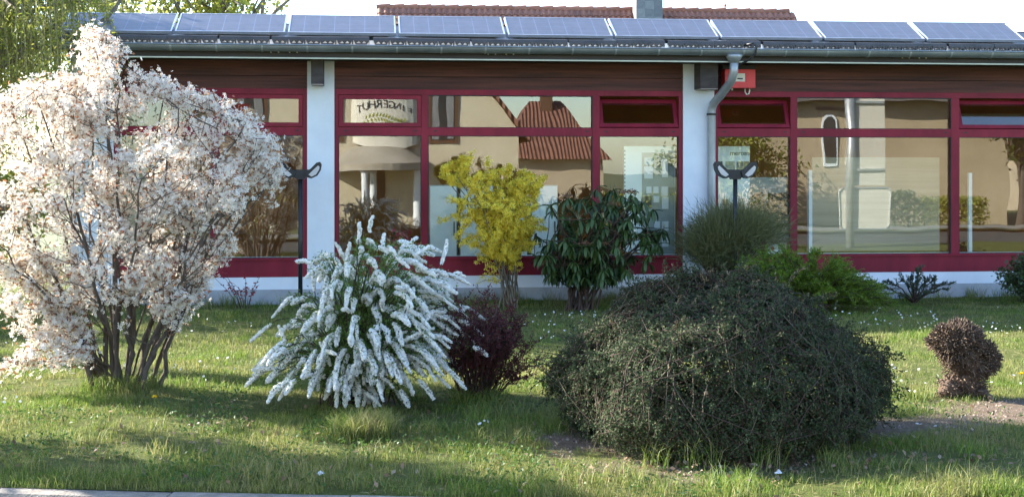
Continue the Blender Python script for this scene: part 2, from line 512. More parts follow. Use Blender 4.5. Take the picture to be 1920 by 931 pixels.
def pvmat():
    m, nt, b = nodes('photovoltaic_glass')
    tc = nt.nodes.new('ShaderNodeTexCoord')
    sp = nt.nodes.new('ShaderNodeSeparateXYZ')
    nt.links.new(tc.outputs['Object'], sp.inputs[0])

    def line(out, period, width):
        d = nt.nodes.new('ShaderNodeMath'); d.operation = 'DIVIDE'; d.inputs[1].default_value = period
        nt.links.new(out, d.inputs[0])
        f = nt.nodes.new('ShaderNodeMath'); f.operation = 'FRACT'
        nt.links.new(d.outputs[0], f.inputs[0])
        l = nt.nodes.new('ShaderNodeMath'); l.operation = 'LESS_THAN'; l.inputs[1].default_value = width / period
        nt.links.new(f.outputs[0], l.inputs[0])
        return l.outputs[0]
    a = line(sp.outputs['X'], 0.195, 0.007)
    c = line(sp.outputs['Y'], 0.156, 0.003)
    mxm = nt.nodes.new('ShaderNodeMath'); mxm.operation = 'MAXIMUM'
    nt.links.new(a, mxm.inputs[0]); nt.links.new(c, mxm.inputs[1])
    base = ramp(nt, noise(nt, 9, 4, 0.7), [(0.3, (0.07, 0.075, 0.095)), (0.7, (0.095, 0.10, 0.125))])
    mx = nt.nodes.new('ShaderNodeMix'); mx.data_type = 'RGBA'
    nt.links.new(mxm.outputs[0], mx.inputs['Factor'])
    nt.links.new(base, mx.inputs['A'])
    mx.inputs['B'].default_value = (0.15, 0.17, 0.24, 1)
    nt.links.new(mx.outputs['Result'], b.inputs['Base Color'])
    b.inputs['Roughness'].default_value = 0.3
    b.inputs['Specular IOR Level'].default_value = 0.5
    return m


M['pv'] = pvmat()


def tilemat(name, c0, c1, c2):
    m, nt, b = nodes(name)
    oi = nt.nodes.new('ShaderNodeObjectInfo')
    r1 = ramp(nt, oi.outputs['Random'], [(0, c0), (0.6, c1), (1.0, c2)])
    f = noise(nt, 3, 5, 0.7)
    mx = nt.nodes.new('ShaderNodeMix'); mx.data_type = 'RGBA'; mx.blend_type = 'MULTIPLY'
    mx.inputs['Factor'].default_value = 0.7
    nt.links.new(r1, mx.inputs['A'])
    nt.links.new(ramp(nt, f, [(0.3, (0.5, 0.5, 0.5)), (0.65, (1, 1, 1))]), mx.inputs['B'])
    nt.links.new(mx.outputs['Result'], b.inputs['Base Color'])
    b.inputs['Roughness'].default_value = 0.8
    return m


M['tile_red'] = tilemat('clay_tile', (0.24, 0.10, 0.065), (0.31, 0.14, 0.095), (0.19, 0.085, 0.06))
M['slate'] = tilemat('slate_shingle', (0.13, 0.15, 0.17), (0.18, 0.20, 0.22), (0.22, 0.24, 0.26))
def roofmat():
    m, nt, b = nodes('red_tile_roof')
    tc = nt.nodes.new('ShaderNodeTexCoord')
    w = nt.nodes.new('ShaderNodeTexWave')
    w.wave_type = 'BANDS'
    w.bands_direction = 'X'
    w.inputs['Scale'].default_value = 1.4
    w2 = nt.nodes.new('ShaderNodeTexWave')
    w2.wave_type = 'BANDS'
    w2.bands_direction = 'Y'
    w2.wave_profile = 'SAW'
    w2.inputs['Scale'].default_value = 0.9
    nt.links.new(tc.outputs['Object'], w.inputs['Vector'])
    nt.links.new(tc.outputs['Object'], w2.inputs['Vector'])
    ad = nt.nodes.new('ShaderNodeMath')
    ad.operation = 'ADD'
    nt.links.new(w.outputs['Fac'], ad.inputs[0])
    nt.links.new(w2.outputs['Fac'], ad.inputs[1])
    col = ramp(nt, noise(nt, 2.2, 6, 0.75), [(0.3, (0.12, 0.05, 0.034)), (0.7, (0.27, 0.115, 0.078))])
    nt.links.new(col, b.inputs['Base Color'])
    b.inputs['Roughness'].default_value = 0.85
    bump(nt, b, ad.outputs[0], 1.0, 0.08)
    return m


M['roof_red'] = roofmat()


# ================================================================== SETTING
def ground_z(x, y):
    return 0.05 * (vnoise(x, y, 0.5, 3) - 0.5) + 0.025 * (vnoise(x, y, 1.9, 4) - 0.5)


KA, KB = np.array([-2.03, -10.405]), np.array([0.171, -10.862])       # back edge of the kerb
KD = (KB - KA) / np.linalg.norm(KB - KA)
KN = np.array([-KD[1], KD[0]])                                        # points to the lawn


def kerb_dist(x, y):
    return (x - KA[0]) * KN[0] + (y - KA[1]) * KN[1]


def dirt_mask(x, y):
    n = vnoise(x, y, 2.6, 9) * 0.45 + vnoise(x, y, 7.0, 10) * 0.25 + vnoise(x, y, 16.0, 11) * 0.15
    def ell(cx, cy, rx, ry):
        return 1 - np.sqrt(((x - cx) / rx) ** 2 + ((y - cy) / ry) ** 2)
    e = np.maximum.reduce([ell(4.75, -8.80, 1.5, 0.85), ell(3.35, -9.15, 0.7, 0.5), ell(1.5, -9.45, 0.55, 0.45), ell(2.26, -9.75, 1.25, 1.0), ell(0.0, -7.9, 0.35, 0.3), ell(-2.6, -9.9, 0.5, 0.3)])
    return np.clip((e - 0.04) * 2.2 + (n - 0.42) * 2.6, 0, 1) * (e > -0.35)


# lawn sheet
gx = np.concatenate([np.linspace(-40, -8, 17)[:-1], np.arange(-8, 12, 0.1), np.linspace(12, 40, 15)])
gs = np.concatenate([np.arange(0, 11.6, 0.1), np.linspace(11.8, 16, 6)])
GX, GS = np.meshgrid(gx, gs, indexing='ij')
LX = GX
LY = KA[1] + (GX - KA[0]) * (KD[1] / KD[0]) + GS
LZ = ground_z(LX, LY) * np.clip(GS / 0.4, 0, 1) - 0.002
Vg = np.stack([LX, LY, LZ], -1).reshape(-1, 3)
nx, ny = LX.shape
ii, jj = np.meshgrid(np.arange(nx - 1), np.arange(ny - 1), indexing='ij')
Fg = np.stack([ii * ny + jj, (ii + 1) * ny + jj, (ii + 1) * ny + jj + 1, ii * ny + jj + 1], -1).reshape(-1, 4)
lawn = npo('lawn', (Vg, Fg), M['soil'], smooth=True)
lawn['kind'] = 'structure'
at = lawn.data.attributes.new('dirt', 'FLOAT', 'POINT')
at.data.foreach_set('value', dirt_mask(Vg[:, 0], Vg[:, 1]).astype(np.float32))

# ground to the horizon, road, far pavement
def sheet(name, corners, mat):
    o = link(name, np_mesh(name, np.array(corners, float), np.array([[0, 1, 2, 3]])), mat)
    o['kind'] = 'structure'
    return o


M['far_ground'] = surf('far_ground', (0.07, 0.09, 0.03), (0.13, 0.14, 0.06), 0.6, 0.95, 0.3, 0.02)
sheet('ground', [(-900, -900, -0.16), (900, -900, -0.16), (900, 900, -0.16), (-900, 900, -0.16)], M['far_ground'])


def kline(x, off):
    return KA[1] + (x - KA[0]) * (KD[1] / KD[0]) + off


sheet('road', [(-120, kline(-120, -7.2), -0.13), (120, kline(120, -7.2), -0.13), (120, kline(120, -0.1), -0.13), (-120, kline(-120, -0.1), -0.13)], M['asphalt'])
sheet('pavement', [(-60, kline(-60, -9.2), -0.02), (60, kline(60, -9.2), -0.02), (60, kline(60, -7.2), -0.02), (-60, kline(-60, -7.2), -0.02)], M['paving'])

kerb = bpy.data.objects.new('kerb', None)
COL.objects.link(kerb)
kerb['kind'] = 'structure'
kerb.location = (KA[0], KA[1], 0)
kerb.rotation_euler = (0, 0, math.atan2(KD[1], KD[0]))
kb = MB()
L_ = 0.99
prof = [(0.0, -0.16), (0.0, 0.004), (-0.115, 0.0), (-0.145, -0.03), (-0.15, -0.16)]
kb.xprism([(y, z) for y, z in reversed(prof)], 0.006, L_ - 0.006)
kme = None
for i in range(-6, 9):
    if kme is None:
        o = kb.build('kerb_stone', M['kerb'], kerb, (i * L_, 0, 0))
        kme = o.data
    else:
        o = link('kerb_stone', kme, None, kerb, (i * L_, random.uniform(-0.006, 0.006), random.uniform(-0.008, 0.006)))
        o.rotation_euler = (0, random.uniform(-0.006, 0.006), random.uniform(-0.008, 0.008))

# ================================================================== SHOP BUILDING
shop = thing('shop_building', 'single-storey shop with white pillars, crimson window frames and dark eaves', 'building', (0, 0, 0))
XL, XR = -3.75, 13.5
W_TOP, W_TRH, W_TRL, W_BOT = 2.836, 2.332, 2.218, 0.60     # top of frames, transom, glass foot


def part(name, mat, *boxes, parent=shop):
    m = MB()
    for b in boxes:
        m.box(*b)
    return m.build(name, mat, parent)


# plinth, base wall, pillars
part('plinth', M['plinth'], (XL, XR, -0.03, 0.30, -0.15, 0.185))
part('base_wall', M['plaster'], (XL, XR, -0.008, 0.30, 0.185, 0.345))
PIL = [(-3.75, -3.30), (-0.80, -0.444), (4.268, 4.70), (9.35, 9.75)]
for a, b in PIL:
    part('pillar', M['plaster'], (a, b, -0.03, 0.30, 0.345, 3.20))
# interior shell
part('interior_wall', M['orange_wall'], (XL + 0.1, XR, 5.0, 5.1, 0.0, 3.2))
part('interior_floor', M['int_floor'], (XL, XR, 0.301, 5.0, 0.0, 0.30))
part('interior_ceiling', M['int_ceil'], (XL, XR, 0.0, 5.0, 3.205, 3.25))
part('end_wall', M['plaster'], (XL - 0.1, XL - 0.001, 0.0, 9.0, -0.15, 3.25))
part('end_wall', M['plaster'], (XR + 0.001, XR + 0.1, 0.0, 9.0, -0.15, 3.25))
part('rear_wall', M['plaster'], (XL, XR, 9.0, 9.1, -0.15, 3.25))
# lintel boards between pillars
BAYS = [(-3.30, -0.80), (-0.444, 4.268), (4.70, 9.35), (9.75, XR)]
for a, b in BAYS:
    part('lintel_board', M['lintel'], (a, b, -0.012, 0.12, W_TOP + 0.17, 3.20))
    part('lintel_board', M['lintel'], (a, b, -0.006, 0.12, W_TOP, W_TOP + 0.164))
# beam ends
for xa, xb in ((-0.735, -0.575), (4.42, 4.66)):
    bm_ = MB()
    bm_.box(xa, xb, -0.38, -0.031, 2.875 if xa < 0 else 2.85, 3.198)
    o = bm_.build('beam_end', M['beam'], shop)
    u_ = MB().box(xa + 0.004, xb - 0.004, -0.384, -0.10, (2.875 if xa < 0 else 2.85) - 0.012, (2.875 if xa < 0 else 2.85) - 0.001)
    u_.build('beam_underside', M['beam_end'], o)
# soffit, fascia, trim
part('soffit', M['fascia'], (XL, XR, -0.585, -0.0, 3.202, 3.23))
fascia = part('fascia_board', M['fascia'], (XL, XR, -0.63, -0.586, 3.195, 3.385))
part('fascia_trim', M['trim'], (XL, XR, -0.645, -0.60, 3.178, 3.194), parent=fascia)
for gx0 in (-1.23, 1.55, 7.12):
    for k, dx in enumerate((0.0, 0.095, 0.235, 0.33)):
        s = MB().tube([(gx0 + dx, -0.634, 3.262), (gx0 + dx, -0.622, 3.262)], [0.011, 0.011], 8)
        s.build('screw_head', M['trim'], fascia)

# gutter with brackets
gut = MB()
ang = [math.pi * i / 12 for i in range(13)]
GY, GZ, GR = -0.715, 3.335, 0.080
outer = [(GY - GR * math.cos(a), GZ - GR * math.sin(a) * 0.95) for a in ang]
inner = [(GY - (GR - 0.006) * math.cos(a), GZ - (GR - 0.006) * math.sin(a) * 0.95) for a in reversed(ang)]
nP = len(ang)
V = [(XL - 0.05, y, z) for y, z in outer + inner] + [(XR, y, z) for y, z in outer + inner]
n2 = 2 * nP
F = [(i, i + 1, i + 1 + n2, i + n2) for i in range(n2 - 1)] + [(n2 - 1, 0, n2, 2 * n2 - 1)]
F += [tuple(range(nP - 1, -1, -1))]
gut.add(V, F)
gut.tube([(XL - 0.05, GY - GR - 0.004, GZ + 0.004), (XR, GY - GR - 0.004, GZ + 0.004)], [0.011, 0.011], 8)
gutter = gut.build('gutter', M['zinc'], shop, smooth=False)
gme = None
for i in range(31):
    x = XL + 0.15 + i * 0.567
    if x > XR:
        break
    m = MB()
    o2 = [(GY - (GR + 0.005) * math.cos(a), GZ - (GR + 0.005) * math.sin(a) * 0.95) for a in ang]
    Vb = [(-0.012, y, z) for y, z in o2] + [(0.012, y, z) for y, z in o2]
    Fb = [(k, k + 1, k + 1 + nP, k + nP) for k in range(nP - 1)]
    if gme is None:
        o = m.add(Vb, Fb).build('gutter_bracket', M['zinc_pale'], gutter, (x, 0, 0))
        gme = o.data
    else:
        link('gutter_bracket', gme, None, gutter, (x, 0, 0))

# roof deck and tile sheets
RB_Y, RB_Z = -0.70, 3.425
PITCH = math.atan2(0.29, 0.58)
part('roof_ridge', M['tile_metal'], (XL - 0.1, XR + 0.1, 0.121, 9.1, 3.64, 3.71))
rd = MB()
rd.add([(XL - 0.1, RB_Y + 0.03, RB_Z - 0.02), (XR + 0.1, RB_Y + 0.03, RB_Z - 0.02), (XR + 0.1, 0.12, 3.70), (XL - 0.1, 0.12, 3.70),
        (XL - 0.1, RB_Y + 0.03, RB_Z - 0.06), (XR + 0.1, RB_Y + 0.03, RB_Z - 0.06), (XR + 0.1, 0.12, 3.66), (XL - 0.1, 0.12, 3.66)],
       [(0, 1, 2, 3), (7, 6, 5, 4), (0, 4, 5, 1), (1, 5, 6, 2), (2, 6, 7, 3), (3, 7, 4, 0)])
roof = rd.build('roof', M['tile_metal'], shop)
part('eave_glint_strip', M['eave_glint'], (XL - 0.05, XR, RB_Y + 0.002, RB_Y + 0.02, RB_Z - 0.075, RB_Z - 0.01), parent=roof)  # backing strip with the sun glints put into its colour
ts = MB()
SW = 0.64
ts.add([(0.004, RB_Y - 0.03, RB_Z - 0.012), (SW - 0.004, RB_Y - 0.03, RB_Z - 0.012), (SW - 0.004, RB_Y - 0.026, RB_Z + 0.022), (0.004, RB_Y - 0.026, RB_Z + 0.022),
        (0.004, RB_Y + 0.16, RB_Z + 0.052), (SW - 0.004, RB_Y + 0.16, RB_Z + 0.052)],
       [(0, 1, 2, 3), (3, 2, 5, 4)])
for k in range(3):
    c = SW * (k + 0.5) / 3
    h = SW / 6
    # two bevelled lips with a gap between that lets the pale glint strip show
    yb, yf = RB_Y - 0.034, RB_Y - 0.028
    zt = RB_Z
    ts.prism([(c - h + 0.014, zt - 0.029), (c + h - 0.014, zt - 0.029), (c + h - 0.012, zt - 0.012), (c - h + 0.012, zt - 0.012)], yb, yf)
    ts.prism([(c - h + 0.034, zt - 0.068), (c + h - 0.034, zt - 0.068), (c + h - 0.028, zt - 0.055), (c - h + 0.028, zt - 0.055)], yb, yf)
    ts.prism([(c - h + 0.028, zt - 0.0545), (c - 0.066, zt - 0.0545), (c - 0.036, zt - 0.0295), (c - h + 0.014, zt - 0.0295)], yb, yf)
    ts.prism([(c - 0.006, zt - 0.0545), (c + 0.008, zt - 0.0545), (c + 0.03, zt - 0.0295), (c - 0.028, zt - 0.0295)], yb, yf)
    ts.prism([(c + 0.064, zt - 0.0545), (c + h - 0.028, zt - 0.0545), (c + h - 0.014, zt - 0.0295), (c + 0.04, zt - 0.0295)], yb, yf)
    ts.box(c + h - 0.012, c + h + 0.004 if k < 2 else c + h - 0.006, RB_Y - 0.036, RB_Y - 0.0, RB_Z - 0.066, RB_Z - 0.012)
tme = None
for i in range(27):
    x = XL - 0.05 + i * SW
    if tme is None:
        o = ts.build('roof_sheet', M['tile_metal'], roof, (x, 0, 0))
        tme = o.data
    else:
        o = link('roof_sheet', tme, None, roof, (x, random.uniform(-0.003, 0.003), random.uniform(-0.006, 0.006)))
        o.rotation_euler = (0, random.uniform(-0.006, 0.006), 0)

# downpipe
dp = MB()
px = 4.69
dp.tube([(4.79, -0.715, 3.27), (4.79, -0.715, 3.235), (4.79, -0.715, 3.165)], [0.115, 0.10, 0.058], 14)
dp.tube([(4.79, -0.715, 3.17), (4.79, -0.70, 3.05), (4.775, -0.62, 2.93), (4.72, -0.35, 2.78), (4.66, -0.14, 2.66), (4.645, -0.10, 2.56), (4.645, -0.10, 1.6), (4.645, -0.10, -0.02)], [0.056] * 8, 14)
downpipe = dp.build('downpipe', M['zinc_pale'], shop, smooth=True)
for z in (2.50, 0.9):
    MB().tube([(4.645, -0.10, z), (4.645, -0.10, z + 0.03)], [0.068, 0.068], 14).build('pipe_clamp', M['dark'], downpipe)
cb = MB()
pts = [(4.93, -0.74, 3.40), (5.02, -0.82, 3.42), (5.06, -0.83, 3.36), (5.05, -0.80, 3.28), (4.98, -0.74, 3.2), (4.88, -0.66, 3.15), (4.76, -0.6, 3.12)]
cb.tube(pts, [0.013] * 7, 8)
tag(cb.build('cable_loop', M['dark'], None, smooth=True), 'black cable looping over the gutter above the downpipe', 'cable')

# windows ------------------------------------------------------------
GL_Y = 0.045


def window(x0, x1, mull, sashes):
    """x0..x1 bay; mull: mullion spans; sashes: list of (a, b, tilt) upper lights with a casement"""
    fr = MB()
    fr.box(x0 + 0.002, x0 + 0.055, -0.006, 0.07, 0.345, W_TOP - 0.002)
    fr.box(x1 - 0.055, x1 - 0.002, -0.006, 0.07, 0.345, W_TOP - 0.002)
    fr.box(x0 + 0.055, x1 - 0.055, -0.006, 0.07, W_TOP - 0.075, W_TOP - 0.002)
    w = fr.build('window', M['red_frame'], shop)
    MB().box(x0 + 0.056, x1 - 0.056, -0.001, 0.068, 0.347, W_BOT - 0.03).build('kick_panel', M['red_panel'], w)
    sl = MB()
    sl.xprism([(-0.022, W_BOT - 0.03), (0.07, W_BOT - 0.03), (0.07, W_BOT), (-0.005, W_BOT), (-0.022, W_BOT - 0.012)][::-1], x0 + 0.056, x1 - 0.056)
    sl.build('sill_rail', M['red_frame'], w)
    edges = [x0 + 0.055] + [e for m in mull for e in m] + [x1 - 0.055]
    for a, b in mull:
        MB().box(a, b, -0.008, 0.07, W_BOT + 0.001, W_TOP - 0.076).build('mullion', M['red_frame'], w)
    cells = [(edges[i], edges[i + 1]) for i in range(0, len(edges), 2)]
    for a, b in cells:
        MB().box(a + 0.001, b - 0.001, -0.005, 0.069, W_TRL, W_TRH - 0.004).build('transom', M['red_frame'], w)
        for cx in (a + 0.07, b - 0.10):
            if b - a > 0.5:
                MB().box(cx, cx + 0.045, -0.009, -0.004, W_TRL + 0.055, W_TRL + 0.07).build('drain_cap', M['dark'], w)
        # lower pane
        gasket(w, a, b, W_BOT, W_TRL)
        MB().box(a + 0.004, b - 0.004, GL_Y, GL_Y + 0.006, W_BOT + 0.002, W_TRL - 0.002).build('pane', M['glass'], w)
        s = [q for q in sashes if abs(q[0] - a) < 0.15]
        zb, zt = W_TRH - 0.002, W_TOP - 0.077
        if not s:
            gasket(w, a, b, zb, zt)
            MB().box(a + 0.004, b - 0.004, GL_Y, GL_Y + 0.006, zb, zt).build('pane', M['glass'], w)
        else:
            t = s[0][2]
            sw, h, fw = b - a - 0.012, zt - zb - 0.012, 0.052
            m = MB()
            m.box(0, sw, -0.018, 0.045, 0, fw).box(0, sw, -0.018, 0.045, h - fw, h)
            m.box(0, fw, -0.018, 0.045, fw, h - fw).box(sw - fw, sw, -0.018, 0.045, fw, h - fw)
            o = m.build('sash', M['red_frame'], w, (a + 0.006, 0.005, zb + 0.006))
            o.rotation_euler = (-rad(t), 0, 0)
            g = MB().box(fw + 0.002, sw - fw - 0.002, 0.01, 0.016, fw + 0.002, h - fw - 0.002).build('pane', M['glass'], w, (a + 0.006, 0.005, zb + 0.006))
            g.rotation_euler = (-rad(t), 0, 0)
    return w


def gasket(w, a, b, z0, z1):
    m = MB()
    t = 0.008
    m.box(a, a + t, 0.0, GL_Y, z0, z1).box(b - t, b, 0.0, GL_Y, z0, z1)
    m.box(a + t, b - t, 0.0, GL_Y, z1 - t, z1).box(a + t, b - t, 0.0, GL_Y, z0, z0 + t * 0.6)
    m.build('gasket', M['dark'], w)


window(-3.30, -0.80, [(-2.057, -1.954)], [(-1.954, 0, 0.0)])
window(-0.444, 4.268, [(0.709, 0.801), (3.024, 3.119)], [(-0.389, 0, 0.0), (3.119, 0, 24.0)])
window(4.70, 9.35, [(5.778, 5.868), (8.077, 8.193)], [(4.755, 0, 24.0), (8.193, 0, 20.0)])
window(9.75, XR, [(11.0, 11.09)], [])

# solar panels -------------------------------------------------------
PW, PL = 1.42, 0.65
pm = MB().box(0.018, PW - 0.058, 0.012, PL - 0.012, 0.022, 0.036)
fm = MB()
fm.box(0.0, PW - 0.04, 0.0, 0.012, 0, 0.04).box(0.0, PW - 0.04, PL - 0.012, PL, 0, 0.04)
fm.box(0.0, 0.018, 0.012, PL - 0.012, 0, 0.04).box(PW - 0.058, PW - 0.04, 0.012, PL - 0.012, 0, 0.04)
meshes = None
for i in range(9):
    x = -3.86 + i * PW
    t = thing('solar_panel', ('blue photovoltaic panel at the willow end of the roof row', 'second photovoltaic panel from the willow end of the roof', 'third photovoltaic panel from the willow end of the roof', 'fourth photovoltaic panel from the willow end of the roof', 'fifth photovoltaic panel from the willow end, in front of the slate chimney', 'sixth photovoltaic panel from the willow end, just before the downpipe', 'seventh photovoltaic panel from the willow end, just past the downpipe', 'eighth photovoltaic panel from the willow end of the roof', 'blue photovoltaic panel closing the roof row, farthest from the willow')[i], 'solar panel', (x, -0.555, 3.488), 0, 'solar panels along the shop roof')
    t.rotation_euler = (PITCH + random.uniform(-0.006, 0.006), random.uniform(-0.002, 0.002), 0)
    if meshes is None:
        a = pm.build('cell_glass', M['pv'], t)
        b = fm.build('panel_frame', M['alu'], t)
        meshes = (a.data, b.data)
    else:
        link('cell_glass', meshes[0], None, t)
        link('panel_frame', meshes[1], None, t)
    for yy in (0.12, 0.5):
        MB().box(0.1, PW - 0.14, yy, yy + 0.03, -0.06, -0.001).build('mount_rail', M['alu'], t)

# red inverter box
t = thing('inverter_box', 'bright red metal box with a beige label under the eaves beside the downpipe', 'electrical box', (4.80, -0.03, 2.87))
MB().box(0.0, 0.42, -0.19, 0.0, 0.0, 0.25).build('housing', M['red_box'], t)
MB().box(0.30, 0.415, -0.193, -0.19, 0.004, 0.246).build('side_cover', M['red_box'], t)
lb = MB().box(0.135, 0.275, -0.194, -0.1905, 0.085, 0.195).build('label_plate', M['label_beige'], t)
MB().box(0.17, 0.245, -0.197, -0.1945, 0.115, 0.132).build('label_print', M['ink'], lb)
MB().box(-0.02, 0.44, -0.15, 0.0, 0.255, 0.31).build('top_cover', M['dark'], t)
c = MB().tube([(0.30, -0.1, 0.0), (0.30, -0.1, -0.05), (0.325, -0.1, -0.085), (0.355, -0.1, -0.075), (0.365, -0.1, -0.03), (0.362, -0.1, 0.0)], [0.009] * 6, 8)
c.build('cable', M['trim'], t, smooth=True)
for gx_ in (0.05, 0.12):
    MB().tube([(gx_, -0.1, 0.0), (gx_, -0.1, -0.03)], [0.012, 0.012], 8).build('cable_gland', M['trim'], t)


# text helper
def text_mesh(body, size, extrude=0.002):
    cu = bpy.data.curves.new('lettering', 'FONT')
    cu.body = body
    cu.size = size
    cu.extrude = extrude
    cu.align_x = 'CENTER'
    o = bpy.data.objects.new('lettering', cu)
    COL.objects.link(o)
    bpy.context.view_layer.update()
    me = bpy.data.meshes.new_from_object(o.evaluated_get(bpy.context.evaluated_depsgraph_get()))
    bpy.data.objects.remove(o)
    return me


# ================================================================== SHOP INTERIOR
def board(name, label, x0, x1, y, z0, z1):
    t = thing(name, label, 'display board', ((x0 + x1) / 2, y, 0.30))
    MB().box(-(x1 - x0) / 2, (x1 - x0) / 2, 0, 0.04, z0 - 0.30, z1 - 0.30).build('panel', M['white_laq'], t)
    for sx in (-1, 1):
        MB().box(sx * (x1 - x0) / 2 * 0.8 - 0.02, sx * (x1 - x0) / 2 * 0.8 + 0.02, 0.041, 0.06, 0.0, z1 - 0.32).build('support', M['alu'], t)
    return t


M['sample_white'] = surf('white_switch', (0.70, 0.72, 0.72), (0.78, 0.8, 0.8), 4, 0.4, 0.0)
M['sample_dark'] = surf('dark_switch', (0.03, 0.035, 0.04), (0.05, 0.055, 0.06), 4, 0.4, 0.0)
M['sample_brass'] = surf('brass_switch', (0.20, 0.17, 0.09), (0.28, 0.24, 0.14), 4, 0.4, 0.0)
t = board('sample_board', 'pale board of light switch samples on a grey field behind the window', 3.52, 4.24, 0.33, 0.62, 2.09)
MB().box(-0.11, 0.35, -0.008, -0.001, 0.06, 1.70).build('grey_field', M['grey_board'], t)
SAMP = [(-0.08, 1.53, .12, .1, 0), (-0.08, 1.34, .12, .17, 0), (0.17, 1.36, .08, .25, 0), (0.26, 1.52, .09, .1, 2), (0.10, 1.52, .04, .1, 2), (-0.05, 1.14, .07, .09, 0), (0.05, 1.14, .07, .09, 0), (0.16, 1.1, .09, .13, 0), (0.27, 1.12, .09, .1, 1),
        (-0.07, 0.94, .09, .16, 1), (0.05, 1.01, .08, .09, 0), (0.17, 0.92, .09, .17, 0), (0.06, 0.66, .08, .09, 0), (0.17, 0.62, .09, .13, 0), (0.17, 0.4, .09, .13, 0), (-0.07, 0.4, .12, .15, 0)]
for x, z, w_, h_, k in SAMP:
    MB().box(x, x + w_, -0.024, -0.009, z, z + h_).build('switch_sample', M[('sample_white', 'sample_dark', 'sample_brass')[k]], t)
for k in range(26):
    MB().box(-0.356, -0.344, -0.003, -0.001, 0.36 + k * 0.054, 0.386 + k * 0.054).build('edge_mark', M['ink'], t)
t = board('sample_board', 'pale board with dark lettering and a picture strip behind the lamp', 4.72, 5.30, 0.33, 0.62, 2.09)
me = text_mesh('merten', 0.095)
me.materials.append(M['ink'])
o = link('lettering', me, None, t, (0.145, -0.004, 1.665), (rad(90), 0, 0))
for a, b, m in ((-0.28, -0.10, M['sample_dark']), (-0.06, 0.08, M['grey_board']), (0.10, 0.20, M['curtain']), (0.205, 0.28, M['sample_brass'])):
    MB().box(a, b, -0.005, -0.001, 1.44, 1.58).build('picture', m, t)
for x, z, k in ((-0.24, 1.16, 0), (-0.24, 0.98, 1), (-0.10, 0.97, 2), (-0.24, 0.78, 0), (-0.10, 0.76, 2), (-0.24, 0.58, 0), (-0.10, 0.58, 0)):
    MB().box(x, x + 0.08, -0.02, -0.001, z, z + 0.085).build('switch_sample', M[('sample_white', 'sample_dark', 'sample_brass')[k]], t)
for k in range(6):
    MB().box(0.07, 0.07 + random.uniform(0.06, 0.14), -0.003, -0.001, 1.1 - k * 0.05 - (0.12 if k > 3 else 0), 1.108 - k * 0.05 - (0.12 if k > 3 else 0)).build('text_line', M['ink'], t)
# tan partition with white posts
t = thing('tan_partition', 'tan wood-grain partition panel standing behind the wide window', 'partition', (7.2, 0.55, 0.30))
MB().box(-0.93, 0.95, 0.0, 0.04, 0.31, 1.64).build('panel', M['tan_board'], t)
MB().box(-0.93, 0.95, 0.045, 0.09, 0.0, 0.30).build('foot_rail', M['dark'], t)
MB().box(-0.985, -0.935, -0.02, 0.06, 0.0, 1.46).build('post', M['white_post'], t)
for x in (8.36, 8.58):
    t = thing('white_post', 'slim white post in the window, ' + ('nearer to' if x < 8.5 else 'farther from') + ' the tan partition', 'post', (x, 0.5, 0.30), 0, 'white posts in the shop window')
    MB().box(-0.025, 0.025, -0.025, 0.025, 0.012, 1.42).build('shaft', M['white_post'], t)
    MB().box(-0.06, 0.06, -0.06, 0.06, 0.0, 0.012).build('foot_plate', M['alu'], t)
# row of white cabinets behind the forsythia
for k, (a, b) in enumerate(((0.84, 1.22), (1.26, 1.72), (1.76, 2.20), (2.24, 2.62))):
    t = thing('white_cabinet', 'tall white cabinet standing in the row behind the forsythia window', 'cabinet', ((a + b) / 2, 0.5, 0.30), 0, 'white cabinets in the window')
    hw = (b - a) / 2
    MB().box(-hw, hw, 0.02, 0.4, 0.0, 1.25).build('body', M['grey_board'], t)
    d = MB().box(-hw + 0.01, hw - 0.01, -0.0, 0.018, 0.03, 1.24).build('door', M['white_laq'], t)
    MB().box(hw - 0.05, hw - 0.035, -0.02, -0.001, 0.55, 0.75).build('handle', M['dark'], d)
# shelf with plant behind bay three
t = thing('wall_unit', 'low white wall unit with shelves behind the lamp window', 'shelf unit', (5.72, 1.6, 0.30))
MB().box(-0.6, 0.6, 0.3, 0.34, 0.0, 1.35).build('back_panel', M['white_laq'], t)
for z in (0.02, 0.45, 0.9):
    MB().box(-0.6, 0.6, -0.05, 0.299, z, z + 0.035).build('shelf', M['white_laq'], t)
for k in range(4):
    MB().box(-0.5 + k * 0.28, -0.36 + k * 0.28, 0.285, 0.299, 1.0, 1.18).build('socket_plate', M['sample_white'], t)
t = thing('house_plant', 'dark leafy house plant drooping over the shelf behind the glass', 'plant', (5.80, 1.1, 0.30))
MB().tube([(0, 0, 0.0), (0, 0, 0.5)], [0.11, 0.14], 14).build('pot', M['pot'], t)
n = 110
az = RNG.random(n) * 2 * np.pi
P = np.stack([np.cos(az) * 0.1 * RNG.random(n), np.sin(az) * 0.1 * RNG.random(n), 0.6 + 0.55 * RNG.random(n)], -1)
P[:, :2] *= 2.5
D = np.stack([np.cos(az), np.sin(az), -0.7 + 0.6 * RNG.random(n)], -1)
npo('foliage', inst(LEAF, LEAF_F, P, D, np.tile([0, 0, 1.0], (n, 1)), 0.24 + 0.14 * RNG.random(n), 0.09), M['house_leaf'], t)
npo('stem', tubes([(np.array([[0, 0, 0.5], [0.02, 0, 0.8], [0, 0.01, 1.1]]), np.array([0.02, 0.015, 0.008]))], 6), M['bark_brown'], t)
t = thing('flower_pot', 'pink flowering pot plant on the inside window sill', 'pot plant', (0.45, 0.42, 0.30))
MB().tube([(0, 0, 0.0), (0, 0, 0.22)], [0.09, 0.12], 14).build('pot', M['pot'], t)
n = 160
P = RNG.normal(size=(n, 3)) * [0.10, 0.07, 0.09] + [0, 0, 0.42]
